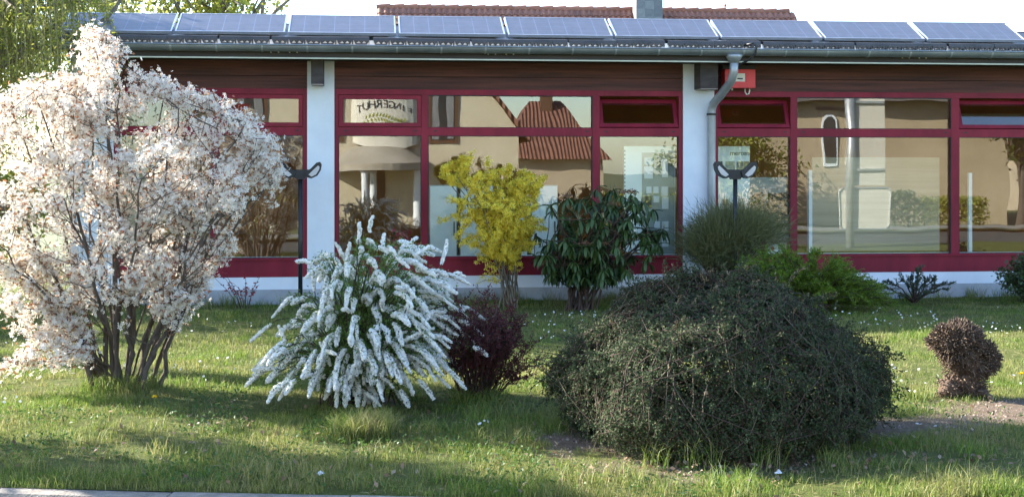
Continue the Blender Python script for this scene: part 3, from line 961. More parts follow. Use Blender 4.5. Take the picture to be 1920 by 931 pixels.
npo('flowers', inst(*star(5, 0.35, 0.1), P, rdir(n), rdir(n, 1), 0.035), M['pink'], t)
npo('foliage', inst(LEAF, LEAF_F, P + [0, 0, -0.08], rdir(n), rdir(n, 1), 0.08, 0.05), M['house_leaf'], t)
npo('stem', tubes([(np.array([[0, 0, 0.2], [0.02, 0, 0.3], [0, 0.01, 0.42]]), np.array([0.012, 0.01, 0.006]))], 6), M['stem_green'], t)
t = thing('small_device', 'small white table device with a red mark on the sill', 'device', (5.62, 0.30, 0.60))
t.location = (5.62, 0.2, 0.602)
MB().prism([(-0.10, 0), (0.10, 0), (0.10, 0.05), (0.03, 0.12), (-0.10, 0.16)], -0.05, 0.05).build('case', M['white_laq'], t)
MB().box(-0.07, -0.03, -0.054, -0.0505, 0.05, 0.11).build('red_mark', M['red_box'], t)
part('inner_sill', M['white_laq'], (XL, XR, 0.075, 0.30, 0.57, 0.60))

# ================================================================== HOUSES BEHIND THE SHOP
def pantile(w, l, t=0.035):
    """one clay pantile, roll along its length (x width, y up the slope, z out)"""
    xs = np.linspace(0, w, 6)
    zs = np.array([0.0, 0.012, 0.05, 0.055, 0.02, 0.004])
    V, F = [], []
    for y, dz in ((0.0, t), (l, 0.0)):
        for x, z in zip(xs, zs):
            V.append((x, y, z + dz))
    for x, z in zip(xs, zs):
        V.append((x, 0.0, z + t - 0.025))
    n = 6
    for i in range(n - 1):
        F.append((i, i + 1, n + i + 1, n + i))
        F.append((2 * n + i, 2 * n + i + 1, i + 1, i))
    return MB().add(V, F)


def red_house(xa, xb, y, z, label, wall_mat, tiles, run=4.2, pitch=rad(42)):
    """gabled house, ridge along X at height z, front slope towards -Y"""
    t = thing('red_roof_house', label, 'house', ((xa + xb) / 2, y, -0.15))
    hw = (xb - xa) / 2
    zz = z + 0.15
    ez = zz - run * math.tan(pitch)
    MB().prism([(-hw + 0.2, 0), (hw - 0.2, 0), (hw - 0.2, ez - 0.05), (-hw + 0.2, ez - 0.05)], -run + 0.5, run - 0.5).build('wall', wall_mat, t)
    for s in (-1, 1):
        x0, x1 = s * (hw - 0.2), s * (hw - 0.5)
        g = MB().xprism([(-run + 0.5, ez - 0.05), (run - 0.5, ez - 0.05), (0, zz - 0.42)], min(x0, x1), max(x0, x1))
        g.build('gable_wall', wall_mat, t)
    r = MB()
    n = math.sin(pitch) * 0.12, math.cos(pitch) * 0.12
    for s in (-1, 1):
        r.xprism([(0, zz - 0.12), (s * run, ez - 0.12), (s * run, ez), (0, zz)][::s], -hw, hw)
    roof = r.build('roof', M['roof_red'], t)
    if tiles:
        w, l = 0.215, 0.34
        tm = pantile(w + 0.012, l + 0.05)
        me = None
        for row in range(3):
            dist = 0.12 + (row + 1) * l - 0.0
            for k in range(int((xb - xa) / w)):
                loc = (-hw + k * w, -dist * math.cos(pitch), zz - dist * math.sin(pitch) + 0.012)
                if me is None:
                    o = tm.build('roof_tile', M['tile_red'], roof, loc)
                    me = o.data
                else:
                    o = link('roof_tile', me, None, roof, (loc[0], loc[1], loc[2] + random.uniform(-0.004, 0.006)))
                o.rotation_euler = (pitch, 0, random.uniform(-0.01, 0.01))
        rt = MB()
        rt.tube([(0, 0, 0), (0.52, 0, 0.03)], [0.10, 0.125], 10)
        me = None
        k = 0
        while -hw + k * 0.5 < hw - 0.3:
            loc = (-hw + k * 0.5, 0, zz + 0.005)
            if me is None:
                o = rt.build('ridge_tile', M['tile_red'], roof, loc, smooth=False)
                me = o.data
            else:
                o = link('ridge_tile', me, None, roof, loc)
            k += 1
    return t, roof


hb, hroof = red_house(0.30, 16.0, 31.8, 7.72, 'house with red clay tile roof and slate chimney behind the shop', M['cream'], True)
# slate-clad chimney
zz = 7.72 + 0.15
ch = MB().box(1.62, 2.58, -1.0, -0.25, zz - 1.4, zz + 1.9).build('chimney', M['slate_roof'], hroof)
sm = MB().prism([(0, 0.0), (0.33, 0.0), (0.33, 0.27), (0.28, 0.33), (0, 0.33)], -0.012, 0.0)
me = None
for row in range(11):
    for k in range(3):
        loc = (1.61 + k * 0.325 - (0.0 if row % 2 else 0.0), -1.006 - 0.004 * (k % 2), zz - 1.25 + row * 0.29)
        if me is None:
            o = sm.build('slate', M['slate'], hb, loc); me = o.data
        else:
            o = link('slate', me, None, hb, loc)
        o.rotation_euler = (rad(2.0), 0, 0)
for vx in (-1.28, -0.32):
    v = MB().tube([(vx, -1.3, zz - 1.3), (vx, -1.3, zz - 0.55)], [0.15, 0.15], 14)
    v.tube([(vx, -1.3, zz - 0.55), (vx, -1.3, zz - 0.52), (vx, -1.3, zz - 0.47)], [0.19, 0.19, 0.10], 14)
    v.build('roof_vent', M['vent'], hb)
a = MB().tube([(5.2, 0, zz), (5.2, 0, zz + 0.22)], [0.05, 0.02], 8).tube([(5.2, 0, zz + 0.2), (5.2, 0, zz + 0.3)], [0.07, 0.02], 8)
a.build('ridge_finial', M['tile_red'], hb)
red_house(19.6, 25.0, 48.0, 9.0, 'far house with a plain red roof right of the slate chimney', M['cream_dark'], False)


# ================================================================== ACROSS THE STREET (seen mirrored in the shop windows)
def win(t, x0, x1, z0, z1, y, arch=False, curtain=True):
    poly = [(x0, z0), (x1, z0), (x1, z1), (x0, z1)]
    if arch:
        r = (x1 - x0) / 2
        poly = [(x0, z0), (x1, z0)] + [((x0 + x1) / 2 + r * math.cos(a), z1 - r + r * math.sin(a)) for a in np.linspace(0, math.pi, 9)]
    cx, cz = (x0 + x1) / 2, (z0 + z1) / 2
    big = [(cx + (x - cx) * 1.28, cz + (z - cz) * 1.12) for x, z in poly]
    f = MB().prism(big, y, y + 0.05).build('window', M['plaster'] if arch else M['brown_wood'], t)
    MB().prism(poly, y + 0.051, y + 0.062).build('pane', M['pane_dark'], f)
    if curtain:
        for a, b in ((x0 + 0.03, x0 + 0.32 * (x1 - x0)), (x1 - 0.32 * (x1 - x0), x1 - 0.03)):
            MB().box(a, b, y + 0.063, y + 0.07, z0 + 0.03, z1 - 0.03).build('curtain', M['curtain'], f)
    return f


HY = -27.8
ch_ = thing('cream_house', 'cream rendered gabled house with a rounded porch across the street', 'house', (-0.45, HY, -0.15))
gz = 0.15
MB().prism([(-5.55, 0), (5.55, 0), (5.55, 3.2 + gz), (0, 9.3 + gz), (-5.55, 3.2 + gz)], -9, 0).build('wall', M['cream'], ch_)
rf = MB()
for s in (-1, 1):
    pts = [(0, 9.35 + gz), (s * 6.0, 2.75 + gz), (s * 6.0, 2.93 + gz), (0, 9.53 + gz)]
    rf.prism(pts[::s], -9.3, 0.25)
rf.build('roof', M['roof_red'], ch_)
win(ch_, 2.56, 3.41, 2.85 + gz, 4.65 + gz, 0.0)
win(ch_, -1.35, -0.50, 2.85 + gz, 4.65 + gz, 0.0)
win(ch_, -3.9, -3.05, 2.85 + gz, 4.65 + gz, 0.0)
d = MB().box(0.35, 1.0, 0.001, 0.05, 0.1, 2.05).build('door', M['pane_dark'], ch_)
MB().box(0.42, 0.46, 0.05, 0.09, 0.9, 1.1).build('handle', M['alu'], d)
# semicircular canopy on columns
can = MB()
nseg = 20
Rc = 1.75
arc = [(0.75 + Rc * math.cos(a), 1.25 * Rc * math.sin(a)) for a in np.linspace(math.pi, 0, nseg)]
Vc = [(x, y + 0.002, 1.75 + gz) for x, y in arc] + [(x, y + 0.002, 2.0 + gz) for x, y in arc] + [(0.75 + (x - 0.75) * 0.55, y * 0.4 + 0.002, 2.55 + gz) for x, y in arc]
Fc = []
for r in range(2):
    for i in range(nseg - 1):
        Fc.append((r * nseg + i, r * nseg + i + 1, (r + 1) * nseg + i + 1, (r + 1) * nseg + i))
Fc.append(tuple(range(nseg)))
Fc.append(tuple(range(3 * nseg - 1, 2 * nseg - 1, -1)))
can.add(Vc, Fc).build('canopy', M['concrete'], ch_)
for cx, cy in ((-0.55, 1.1), (0.35, 1.85), (0.62, 1.3), (2.1, 1.0)):
    MB().tube([(cx, cy, 0.0), (cx, cy, 0.15), (cx, cy, 1.6 + gz), (cx, cy, 1.75 + gz)], [0.17, 0.13, 0.11, 0.15], 12).build('column', M['plaster'], ch_, smooth=True)
# curved sign board over the porch
sg = thing('shop_sign', 'bowed white sign board with arched dark lettering above the porch', 'sign', (0.55, HY + 0.1, 2.45))
sb = MB()
xs = np.linspace(-1.1, 1.1, 13)
bow = lambda x: 0.40 * (1 - (x / 1.1) ** 2) ** 0.5 if abs(x) < 1.1 else 0.0
V = [(x, bow(x) + 0.02, 0.0 + 0.25 * (x / 1.1) ** 2) for x in xs] + [(x, bow(x) + 0.02, 2.05) for x in xs] + [(x, bow(x) - 0.04, 0.25 * (x / 1.1) ** 2) for x in xs] + [(x, bow(x) - 0.04, 2.05) for x in xs]
n = 13
F = [(i + 1, i, n + i, n + i + 1) for i in range(n - 1)] + [(2 * n + i, 2 * n + i + 1, 3 * n + i + 1, 3 * n + i) for i in range(n - 1)]
F += [(n + i, n + i + 1, 3 * n + i + 1, 3 * n + i) for i in range(n - 1)]
F = [tuple(f_) for f_ in F]
sb.add(V, F).build('board', M['sign_white'], sg)
def sign_text(body, size, z, spread, arcz=0.0):
    k = len(body)
    for i, chr_ in enumerate(body):
        if chr_ == ' ':
            continue
        u = (i - (k - 1) / 2) / max((k - 1) / 2, 1)
        x = -u * spread
        me = text_mesh(chr_, size)
        me.materials.append(M['ink'])
        sl = math.atan2(bow(x + 0.02) - bow(x - 0.02), 0.04)
        o = link('letter', me, None, sg, (x, bow(x) + 0.03, z - arcz * u * u), (rad(90), 0, rad(180) + sl))
sign_text('FINGERHUT', 0.34, 1.42, 0.82, 0.22)
sign_text('55151', 0.2, 0.45, 0.35)
fr = inst(NARROW, LEAF_F, np.stack([np.linspace(-0.7, 0.6, 26), [bow(x) + 0.03 for x in np.linspace(-0.7, 0.6, 26)], 0.98 + 0.12 * np.sin(np.linspace(0, 5, 26))], -1),
          np.stack([np.ones(26) * 0.5, np.zeros(26), np.where(np.arange(26) % 2, 1.0, -1.0)], -1), np.tile([0, 1.0, 0], (26, 1)), 0.2, 0.06)
npo('painted_fern', fr, M['forsythia_leaf'], sg)

# hipped red house further off
hh = thing('hipped_house', 'house with steep hipped red roof and brick chimney across the street', 'house', (10.4, -61.8, -0.16))
MB().box(-2.8, 2.8, -4, 4, 0, 2.7).build('wall', M['cream_dark'], hh)
m = MB().add([(-3.3, -4.6, 2.5), (3.3, -4.6, 2.5), (3.3, 4.6, 2.5), (-3.3, 4.6, 2.5), (-0.9, 0, 6.0), (0.9, 0, 6.0)], [(3, 2, 1, 0), (0, 1, 5, 4), (2, 3, 4, 5), (1, 2, 5), (3, 0, 4)])
hr = m.build('roof', M['roof_red'], hh)
MB().box(-0.3, 0.4, 0.2, 0.9, 5.0, 6.7).build('chimney', M['brown_wood'], hr)
# ochre hall with arched windows
oh = thing('ochre_hall', 'ochre hall with arched windows and grey roof across the street', 'building', (18.5, -28.0, -0.16))
MB().box(-5.2, 4.2, -8, 0, 0, 4.5).build('wall', M['ochre'], oh)
MB().xprism([(0.6, 4.35), (-4, 7.6), (-8.6, 4.35), (-4, 7.3)], -5.6, 4.6).build('roof', M['slate_roof'], oh)
for x in (-2.6, -1.75):
    win(oh, x, x + 0.42, 2.2, 3.75, 0.0, True, False)
MB().box(-2.9, -1.0, 0.001, 0.06, 4.0, 4.12).build('cornice', M['slate_roof'], oh)
# white and red houses, far right
for (x, y, w_, d_, h_, rh, mw, mr, lab) in ((30.0, -50.0, 5.0, 7, 4.2, 3.4, M['plaster'], M['roof_red'], 'white gabled house far across the street'),
                                           (34.5, -40.0, 7.0, 8, 3.0, 4.4, M['cream_dark'], M['roof_red'], 'low house with broad red roof far across the street')):
    t = thing('far_house', lab, 'house', (x, y, -0.16))
    hw = w_ / 2
    MB().prism([(-hw, 0), (hw, 0), (hw, h_), (0, h_ + rh * 0.96), (-hw, h_)], -d_, 0).build('wall', mw, t)
    r = MB()
    for s in (-1, 1):
        pts = [(0, h_ + rh), (s * (hw + 0.4), h_ - 0.35), (s * (hw + 0.4), h_ - 0.2), (0, h_ + rh + 0.18)]
        r.prism(pts[::s], -d_ - 0.3, 0.3)
    r.build('roof', mr, t)
    win(t, -1.0, -0.1, 1.2, 2.6, 0.0, False, False)
    win(t, 0.5, 1.4, 1.2, 2.6, 0.0, False, False)
# road sign post seen from its back
rs = thing('road_sign_post', 'galvanised road sign post with two blank sign backs at the kerb', 'road sign', (11.0, -11.9, -0.13 + 0.13))
MB().tube([(0, 0, -0.13), (0, 0, 4.2)], [0.10, 0.10], 16).build('pole', M['steel'], rs, smooth=True)
p1 = MB().box(0.12, 0.82, -0.04, -0.02, 1.42, 3.6).build('sign_plate', M['sign_white'], rs)
for z in (1.75, 2.6, 3.3):
    MB().box(-0.1, 0.8, -0.019, 0.03, z, z + 0.05).build('bracket', M['steel'], rs)
m = MB()
m.box(-0.25, 0.95, -0.04, -0.02, 0.42, 1.36)
m.build('sign_plate', M['sign_white'], rs)
rim = MB().tube([(-0.25, -0.01, 0.5), (-0.17, -0.01, 0.42), (0.87, -0.01, 0.42), (0.95, -0.01, 0.5), (0.95, -0.01, 1.28), (0.87, -0.01, 1.36), (-0.17, -0.01, 1.36), (-0.25, -0.01, 1.28), (-0.25, -0.01, 0.5)], [0.02] * 9, 6)
rim.build('sign_rim', M['steel'], rs)

# give-way sign whose edge shows at the top left corner
gs_ = thing('give_way_sign', 'red-edged triangular road sign on a grey post beside the white flowering tree', 'road sign', (-2.80, -9.2, 0.0))
MB().tube([(0, 0.03, -0.05), (0, 0.03, 3.2)], [0.03, 0.03], 12).build('post', M['steel'], gs_, smooth=True)
tri = [(0.0, 2.20), (0.50, 3.066), (-0.50, 3.066)]
MB().prism(tri, -0.012, -0.002).build('sign_plate', M['red_box'], gs_)
cx, cz = 0.0, 2.777
MB().prism([(cx + (x - cx) * 0.68, cz + (z - cz) * 0.68) for x, z in tri], -0.016, -0.0125).build('sign_face', M['plaster'], gs_)


# ================================================================== PLANTS
def tree(name, label, loc, H, R, cz, nleaf, lsize, lmat, bark, nlimb=16, group=None, spread=1.0, cat='tree'):
    t = thing(name, label, cat, loc, 0, group)
    lines = [(bez((0, 0, -0.1), (0.1, 0.05, H * 0.3), (0, 0, H * 0.72), 8, 0.03), np.linspace(0.05 * H * 0.5, 0.02 * H * 0.3, 8))]
    tips = []
    for k in range(nlimb):
        a = RNG.random() * 2 * math.pi
        z0 = H * (0.2 + 0.4 * RNG.random())
        r = R * (0.5 + 0.5 * RNG.random())
        z1 = cz + (H - cz) * (RNG.random() * 1.5 - 0.6)
        e = np.array([r * math.cos(a), r * math.sin(a), z1])
        p = bez((0, 0, z0), (e[0] * 0.4, e[1] * 0.4, (z0 + z1) / 2 + 0.1 * H), e, 7, 0.03 * R)
        lines.append((p, np.linspace(0.010 * H, 0.003 * H, 7)))
        tips.append(p[3:])
        for q in range(4):
            b0 = p[2 + RNG.integers(0, 5)]
            e2 = b0 + rdir(1, 0.4)[0] * R * (0.25 + 0.3 * RNG.random())
            p2 = bez(b0, (b0 + e2) / 2 + [0, 0, 0.05 * R], e2, 5, 0.015 * R)
            lines.append((p2, np.linspace(0.004 * H, 0.0012 * H, 5)))
            tips.append(p2[1:])
    npo('trunk', tubes(lines, 5), bark, t, smooth=True)
    tp = np.concatenate(tips)
    idx = RNG.integers(0, len(tp), nleaf)
    P = tp[idx] + RNG.normal(size=(nleaf, 3)) * R * 0.085 * spread
    npo('crown', inst(LEAF, LEAF_F, P, rdir(nleaf, -0.3), rdir(nleaf, 0.8), lsize * (0.6 + 0.8 * RNG.random(nleaf)), lsize * 0.55), lmat, t, kind='stuff')
    return t


tree('spring_tree', 'airy pale-leaved tree behind the shop roof, between two like it', (-5.6, 11.5, -0.15), 8.5, 2.6, 5.6, 5200, 0.14, M['spring_leaf'], M['bark_pale'], 20, 'trees behind the shop roof')
tree('spring_tree', 'airy pale-leaved tree behind the shop roof, next to the red tiled roof', (-3.3, 12.5, -0.15), 8.2, 2.0, 5.6, 4000, 0.14, M['spring_leaf'], M['bark_pale'], 18, 'trees behind the shop roof')
tree('spring_tree', 'airy pale-leaved tree behind the weeping willow', (-8.6, 10.5, -0.15), 9.0, 2.8, 5.2, 5200, 0.14, M['spring_leaf'], M['bark_pale'], 20, 'trees behind the shop roof')
tree('added_shade_tree', 'slender leafy tree added out of view to shade the lawn, left of the white flowering shrub', (-7.2, -6.75, -0.02), 8.6, 1.35, 5.2, 19000, 0.13, M['spring_leaf'], M['bark_grey'], 26)  # added off-frame tree, placed so its shadow darkens the foreground
tree('added_shade_tree', 'tall high-crowned tree added out of view to shade the lawn, beyond the willow', (-8.0, -2.4, -0.02), 10.8, 1.15, 8.8, 11000, 0.15, M['spring_leaf'], M['bark_grey'], 26)  # second unseen tree, crown shaped and placed to shade the right foreground
# trees across the street
tree('street_tree', 'yellow-green bushy tree beside the cream house across the street', (11.8, -25.5, -0.15), 4.2, 2.3, 2.4, 5000, 0.16, M['willow'], M['bark_pale'], 18)
tree('street_tree', 'dark leafy tree in front of the ochre hall across the street', (21.6, -25.0, -0.15), 6.2, 1.7, 4.2, 4500, 0.16, M['dark_leaf'], M['bark_grey'], 16)
tree('street_tree', 'leafy tree with a dark trunk near the low red roof across the street', (25.5, -30.0, -0.15), 7.0, 2.6, 4.2, 5000, 0.18, M['dark_leaf'], M['bark_grey'], 16)
tree('street_tree', 'broad tree standing left of the cream house across the street', (-11.0, -28.0, -0.15), 8.0, 3.2, 4.6, 6000, 0.2, M['dark_leaf'], M['bark_grey'], 18)
for k, (x, y, h) in enumerate(((8.6, -24.0, 1.1), (16.5, -24.5, 1.2), (19.0, -24.6, 1.0), (24.0, -24.8, 1.3), (-3.5, -26.2, 1.3))):
    t = thing('garden_hedge', ('low yellow-green hedge between cream house and bushy tree', 'low dark green hedge in front of the arched windows', 'low yellow-green hedge before the ochre hall, right of the arches', 'low dark green hedge beside the leafy tree with dark trunk', 'yellow-green hedge in front of the cream house, left of the porch')[k], 'hedge', (x, y, -0.15), 0, 'hedges along the far pavement')
    n = 2600
    P = (RNG.random((n, 3)) - 0.5) * [2.4, 0.8, 0] + np.stack([np.zeros(n), np.zeros(n), RNG.random(n) ** 0.7 * h + 0.05], -1)
    npo('foliage', inst(LEAF, LEAF_F, P, rdir(n), rdir(n, 0.6), 0.11, 0.07), M['dark_leaf'] if k % 2 else M['willow'], t, kind='stuff')
    npo('stem', tubes([(np.array([[dx, 0, 0], [dx * 1.05, 0, h * 0.8]]), np.array([0.03, 0.01])) for dx in (-0.9, -0.4, 0.1, 0.6, 1.0)], 5), M['bark_brown'], t)

# ---- weeping willow left of the shop
wl = thing('weeping_willow', 'weeping willow with yellow-green curtains of twigs at the left end of the shop', 'tree', (-6.3, 2.0, -0.12))
lines = [(bez((0, 0, -0.1), (0.3, 0, 1.8), (0.1, 0, 3.4), 8, 0.03), np.linspace(0.24, 0.15, 8))]
hang, lv, ld = [], [], []
limb_ends = [(2.2, -2.2, 4.6), (1.2, -1.6, 5.2), (2.9, -1.0, 4.3), (0.2, -2.6, 4.9), (-1.2, -1.5, 5.0), (1.9, 0.6, 5.3), (-0.5, 1.5, 5.4), (2.5, -2.7, 3.9), (3.3, -2.6, 3.55), (1.0, -2.8, 4.2), (0.6, -0.8, 5.8), (2.9, 0.4, 4.9), (-0.6, -2.6, 4.3), (1.6, -3.0, 3.6), (2.3, -3.1, 4.5), (2.7, -3.15, 4.25), (2.0, -3.2, 4.5), (2.95, -3.1, 4.05), (2.5, -2.9, 4.6)]
for e in limb_ends:
    e = np.array(e)
    p = bez((0.1, 0, 2.4 + RNG.random()), (e[0] * 0.4, e[1] * 0.4, e[2] * 1.12), e, 11, 0.09)
    lines.append((p, np.linspace(0.085, 0.016, 11)))
    for q in range(62 if e[0] < 3.2 else 22):
        b0 = p[3 + RNG.integers(0, 8)] + RNG.normal(size=3) * [0.22, 0.22, 0.1]
        L = min((0.8 + 2.6 * RNG.random()) if e[0] < 3.0 else 0.35 + 0.5 * RNG.random(), b0[2] - 0.35)
        out = unit(np.array([b0[0], b0[1], 0.01])) * (0.15 + 0.2 * RNG.random())
        pts = bez(b0, b0 + out + [0, 0, 0.12], b0 + out * 1.4 + RNG.normal(size=3) * [0.12, 0.12, 0] - [0, 0, L], 8, 0.012)
        hang.append(pts)
        nl = int(L * 20)
        u = RNG.random(nl) * 7
        i0 = np.minimum(u.astype(int), 6)
        P = pts[i0] + (pts[i0 + 1] - pts[i0]) * (u - i0)[:, None]
        lv.append(P)
        ld.append(unit(RNG.normal(size=(nl, 3)) * 0.8 + [0, 0, -0.7]))
# the crooked grey limb
crook = np.array([[1.2, -1.7, 3.1], [1.75, -2.0, 3.32], [2.05, -2.1, 3.62], [2.35, -2.2, 3.72], [2.7, -2.2, 3.70], [2.95, -2.25, 3.82], [3.1, -2.3, 4.0], [3.2, -2.3, 4.15]])
lines.append((crook, np.array([0.05, 0.045, 0.04, 0.036, 0.033, 0.028, 0.022, 0.012])))
lines.append((bez(crook[5], (3.2, -2.3, 3.75), (3.35, -2.3, 3.6), 6, 0.02), np.linspace(0.02, 0.006, 6)))
lines.append((bez((0.4, 0, 2.6), (0.8, -0.9, 2.9), crook[0], 6, 0.02), np.linspace(0.07, 0.05, 6)))
npo('trunk', tubes(lines, 7), M['bark_pale'], wl, smooth=True)
npo('twigs', strips(hang, 0.014), M['willow_twig'], wl, kind='stuff')
P, Dr = np.concatenate(lv), np.concatenate(ld)
n = len(P)
npo('crown', inst(NARROW, LEAF_F, P, Dr, rdir(n, 0.5), 0.05 + 0.045 * RNG.random(n), 0.022), M['willow'], wl, kind='stuff')

tree('willow_thicket', 'low yellow-green thicket under the weeping willow', (-5.3, -0.2, -0.1), 2.7, 1.25, 1.3, 7000, 0.09, M['willow'], M['bark_pale'], 18, cat='shrub')
tree('willow_thicket', 'pale green bush at the lawn edge behind the white blossom', (-7.6, -1.2, -0.1), 3.2, 1.5, 1.5, 8000, 0.10, M['spring_leaf'], M['bark_pale'], 18, cat='shrub')
# ---- serviceberry --------------------------------------------------
sv = thing('serviceberry', 'tall multi-stemmed shrub covered in white blossom with coppery young leaves', 'shrub', (-1.95, -7.05, float(ground_z(-1.95, -7.05))))
OUT = [(0.3, -0.35, 0.35), (0.6, -0.85, 0.55), (1.0, -1.1, 0.85), (1.4, -1.3, 1.12), (1.75, -1.4, 1.33), (2.0, -1.35, 1.2), (2.2, -1.15, 0.98), (2.35, -0.72, 0.55), (2.55, -0.38, 0.10), (2.75, -0.26, -0.02), (2.88, -0.20, -0.06)]
oz = np.array([o_[0] for o_ in OUT]); ol = np.array([o_[1] for o_ in OUT]); orr = np.array([o_[2] for o_ in OUT]) - 0.13


def env(z):
    return np.interp(z, oz, ol), np.interp(z, oz, orr)


stems, twigs, spots, sdir = [], [], [], []
ends = [(-0.15, 0.0, 2.8), (-0.2, 0.1, 2.6), (1.1, -0.1, 1.9), (1.1, 0.2, 1.75), (1.0, -0.2, 2.15), (0.75, 0.3, 2.2), (0.5, -0.3, 2.25), (0.3, 0.1, 2.3), (0.0, -0.3, 2.4), (-0.35, 0.2, 2.45), (-0.6, -0.2, 2.3), (-0.9, 0.1, 2.2), (-1.15, -0.2, 2.0),
        (-1.2, 0.2, 1.7), (0.8, -0.5, 1.4), (-0.9, -0.4, 1.2), (0.65, 0.5, 1.8), (-0.5, 0.6, 1.9), (0.2, -0.6, 1.7), (-0.3, -0.6, 1.5), (0.9, 0.0, 1.5), (1.15, 0.1, 1.6)]
for e in ends:
    b = np.array([e[0] * 0.17 + RNG.normal() * 0.04, RNG.normal() * 0.07, -0.05])
    e = np.array(e, float)
    p = bez(b, (e[0] * 0.42, e[1] * 0.4, e[2] * 0.55), e, 12, 0.018)
    stems.append((p, np.linspace(0.017 + 0.008 * RNG.random(), 0.005, 12)))
    for q in range(15):
        k = 3 + RNG.integers(0, 9)
        L = 0.25 + 0.45 * RNG.random()
        d = unit(np.array([RNG.normal() + np.sign(e[0]) * 0.5, RNG.normal() * 0.8, 0.7 + 0.3 * RNG.random()]))
        e2 = p[k] + d * L
        lo, hi = env(e2[2])
        e2[0] = np.clip(e2[0], lo, hi)
        e2[2] = min(e2[2], 2.75 if abs(e2[0] + 0.15) < 0.2 else 2.42)
        p2 = bez(p[k], (p[k] + e2) / 2 + [0, 0, -0.05], e2, 6, 0.01)
        twigs.append((p2, np.linspace(0.005, 0.002, 6)))
        flowering = RNG.random() < np.interp(e2[2], [0.4, 1.0, 1.5, 1.9, 2.2], [0.22, 0.30, 0.45, 0.72, 0.85])
        for w in range(9):
            kk = (2 if flowering else 1) + RNG.integers(0, 4 if flowering else 5)
            d3 = unit(RNG.normal(size=3) + [0, 0, 0.6])
            e3 = p2[kk] + d3 * (0.04 + 0.08 * RNG.random())
            twigs.append((bez(p2[kk], (p2[kk] + e3) / 2, e3, 3), np.array([0.0025, 0.002, 0.0012])))
            if flowering or RNG.random() < 0.04:
                spots.append(e3); sdir.append(d3)
# low sprays at the left foot
for e in ((-0.80, -0.35, 0.22), (-0.62, -0.4, 0.35), (-0.5, -0.3, 0.55), (-0.95, -0.2, 0.95), (-0.4, -0.45, 0.3), (-0.7, -0.3, 0.45), (0.5, -0.35, 0.75), (0.35, -0.3, 0.95), (-1.05, -0.3, 1.1), (-1.15, -0.1, 1.0), (-0.9, -0.3, 1.2), (0.15, -0.4, 0.9), (-0.75, -0.4, 0.7)):
    e = np.array(e)
    p = bez((e[0] * 0.15, 0, 0.1), (e[0] * 0.5, e[1] * 0.4, e[2] * 0.8 + 0.15), e, 8, 0.012)
    twigs.append((p, np.linspace(0.011, 0.003, 8)))
    for w in range(20):
        kk = 4 + RNG.integers(0, 4)
        d3 = unit(RNG.normal(size=3) + [0, 0, 0.4])
        spots.append(p[kk] + d3 * 0.1 * RNG.random()); sdir.append(d3)
for p, r in stems:
    npo('stem', tubes([(p, r)], 7), M['bark_grey'], sv, smooth=True)
npo('twigs', tubes(twigs, 4), M['bark_grey'], sv, kind='stuff')
spots, sdir = np.array(spots), np.array(sdir)
nf = 17
P = np.repeat(spots, nf, 0) + RNG.normal(size=(len(spots) * nf, 3)) * 0.030 + np.repeat(sdir, nf, 0) * (RNG.random((len(spots) * nf, 1)) * 0.07 - 0.03)
n = len(P)
Nn = unit(P - np.repeat(spots, nf, 0) + np.repeat(sdir, nf, 0) * 0.03 + RNG.normal(size=(n, 3)) * 0.01)
npo('blossom', inst(*star(5, 0.27, 0.25), P, rdir(n), Nn, 0.015 + 0.009 * RNG.random(n)), M['petal_white'], sv, kind='stuff')
nl = 6
P = np.repeat(spots, nl, 0) + RNG.normal(size=(len(spots) * nl, 3)) * 0.03
n = len(P)
npo('foliage', inst(LEAF, LEAF_F, P, rdir(n, 0.2), rdir(n, 0.6), 0.024 + 0.024 * RNG.random(n), 0.017), M['copper_leaf'], sv, kind='stuff')

# ---- bridal-wreath spirea -------------------------------------------
sp = thing('bridal_spirea', 'arching shrub with white caterpillar-like sprays of tiny flowers', 'shrub', (-0.10, -7.87, float(ground_z(-0.1, -7.87))))
canes, fl_P, fl_N, lf_P, lf_D = [], [], [], [], []


def along(p, u):
    i0 = np.minimum((u * (len(p) - 1)).astype(int), len(p) - 2)
    f_ = u * (len(p) - 1) - i0
    return p[i0] + (p[i0 + 1] - p[i0]) * f_[:, None], unit(p[i0 + 1] - p[i0])


def sleeve(p, u0, R0, dens):
    seg = np.linalg.norm(np.diff(p, axis=0), axis=1).sum()
    L = seg * (1 - u0)
    nfl = int(L * dens)
    u = u0 + (1 - u0) * np.clip((np.floor(RNG.random(nfl) * L * 42) + 0.5 + RNG.normal(size=nfl) * 0.33) / max(L * 42, 1), 0, 0.999)
    Q, T = along(p, u)
    s = (u - u0) / (1 - u0)
    rr = R0 * np.clip(np.sin(np.pi * np.clip(0.12 + 0.80 * s, 0, 1)) ** 0.6, 0.25, 1) * (0.75 + 0.35 * RNG.random(nfl))
    o_ = unit(np.cross(T, rdir(nfl)))
    o_[:, 2] = np.abs(o_[:, 2]) * np.where(RNG.random(nfl) < 0.72, 1, -1)
    fl_P.append(Q + o_ * rr[:, None])
    fl_N.append(unit(o_ + RNG.normal(size=(nfl, 3)) * 0.45))


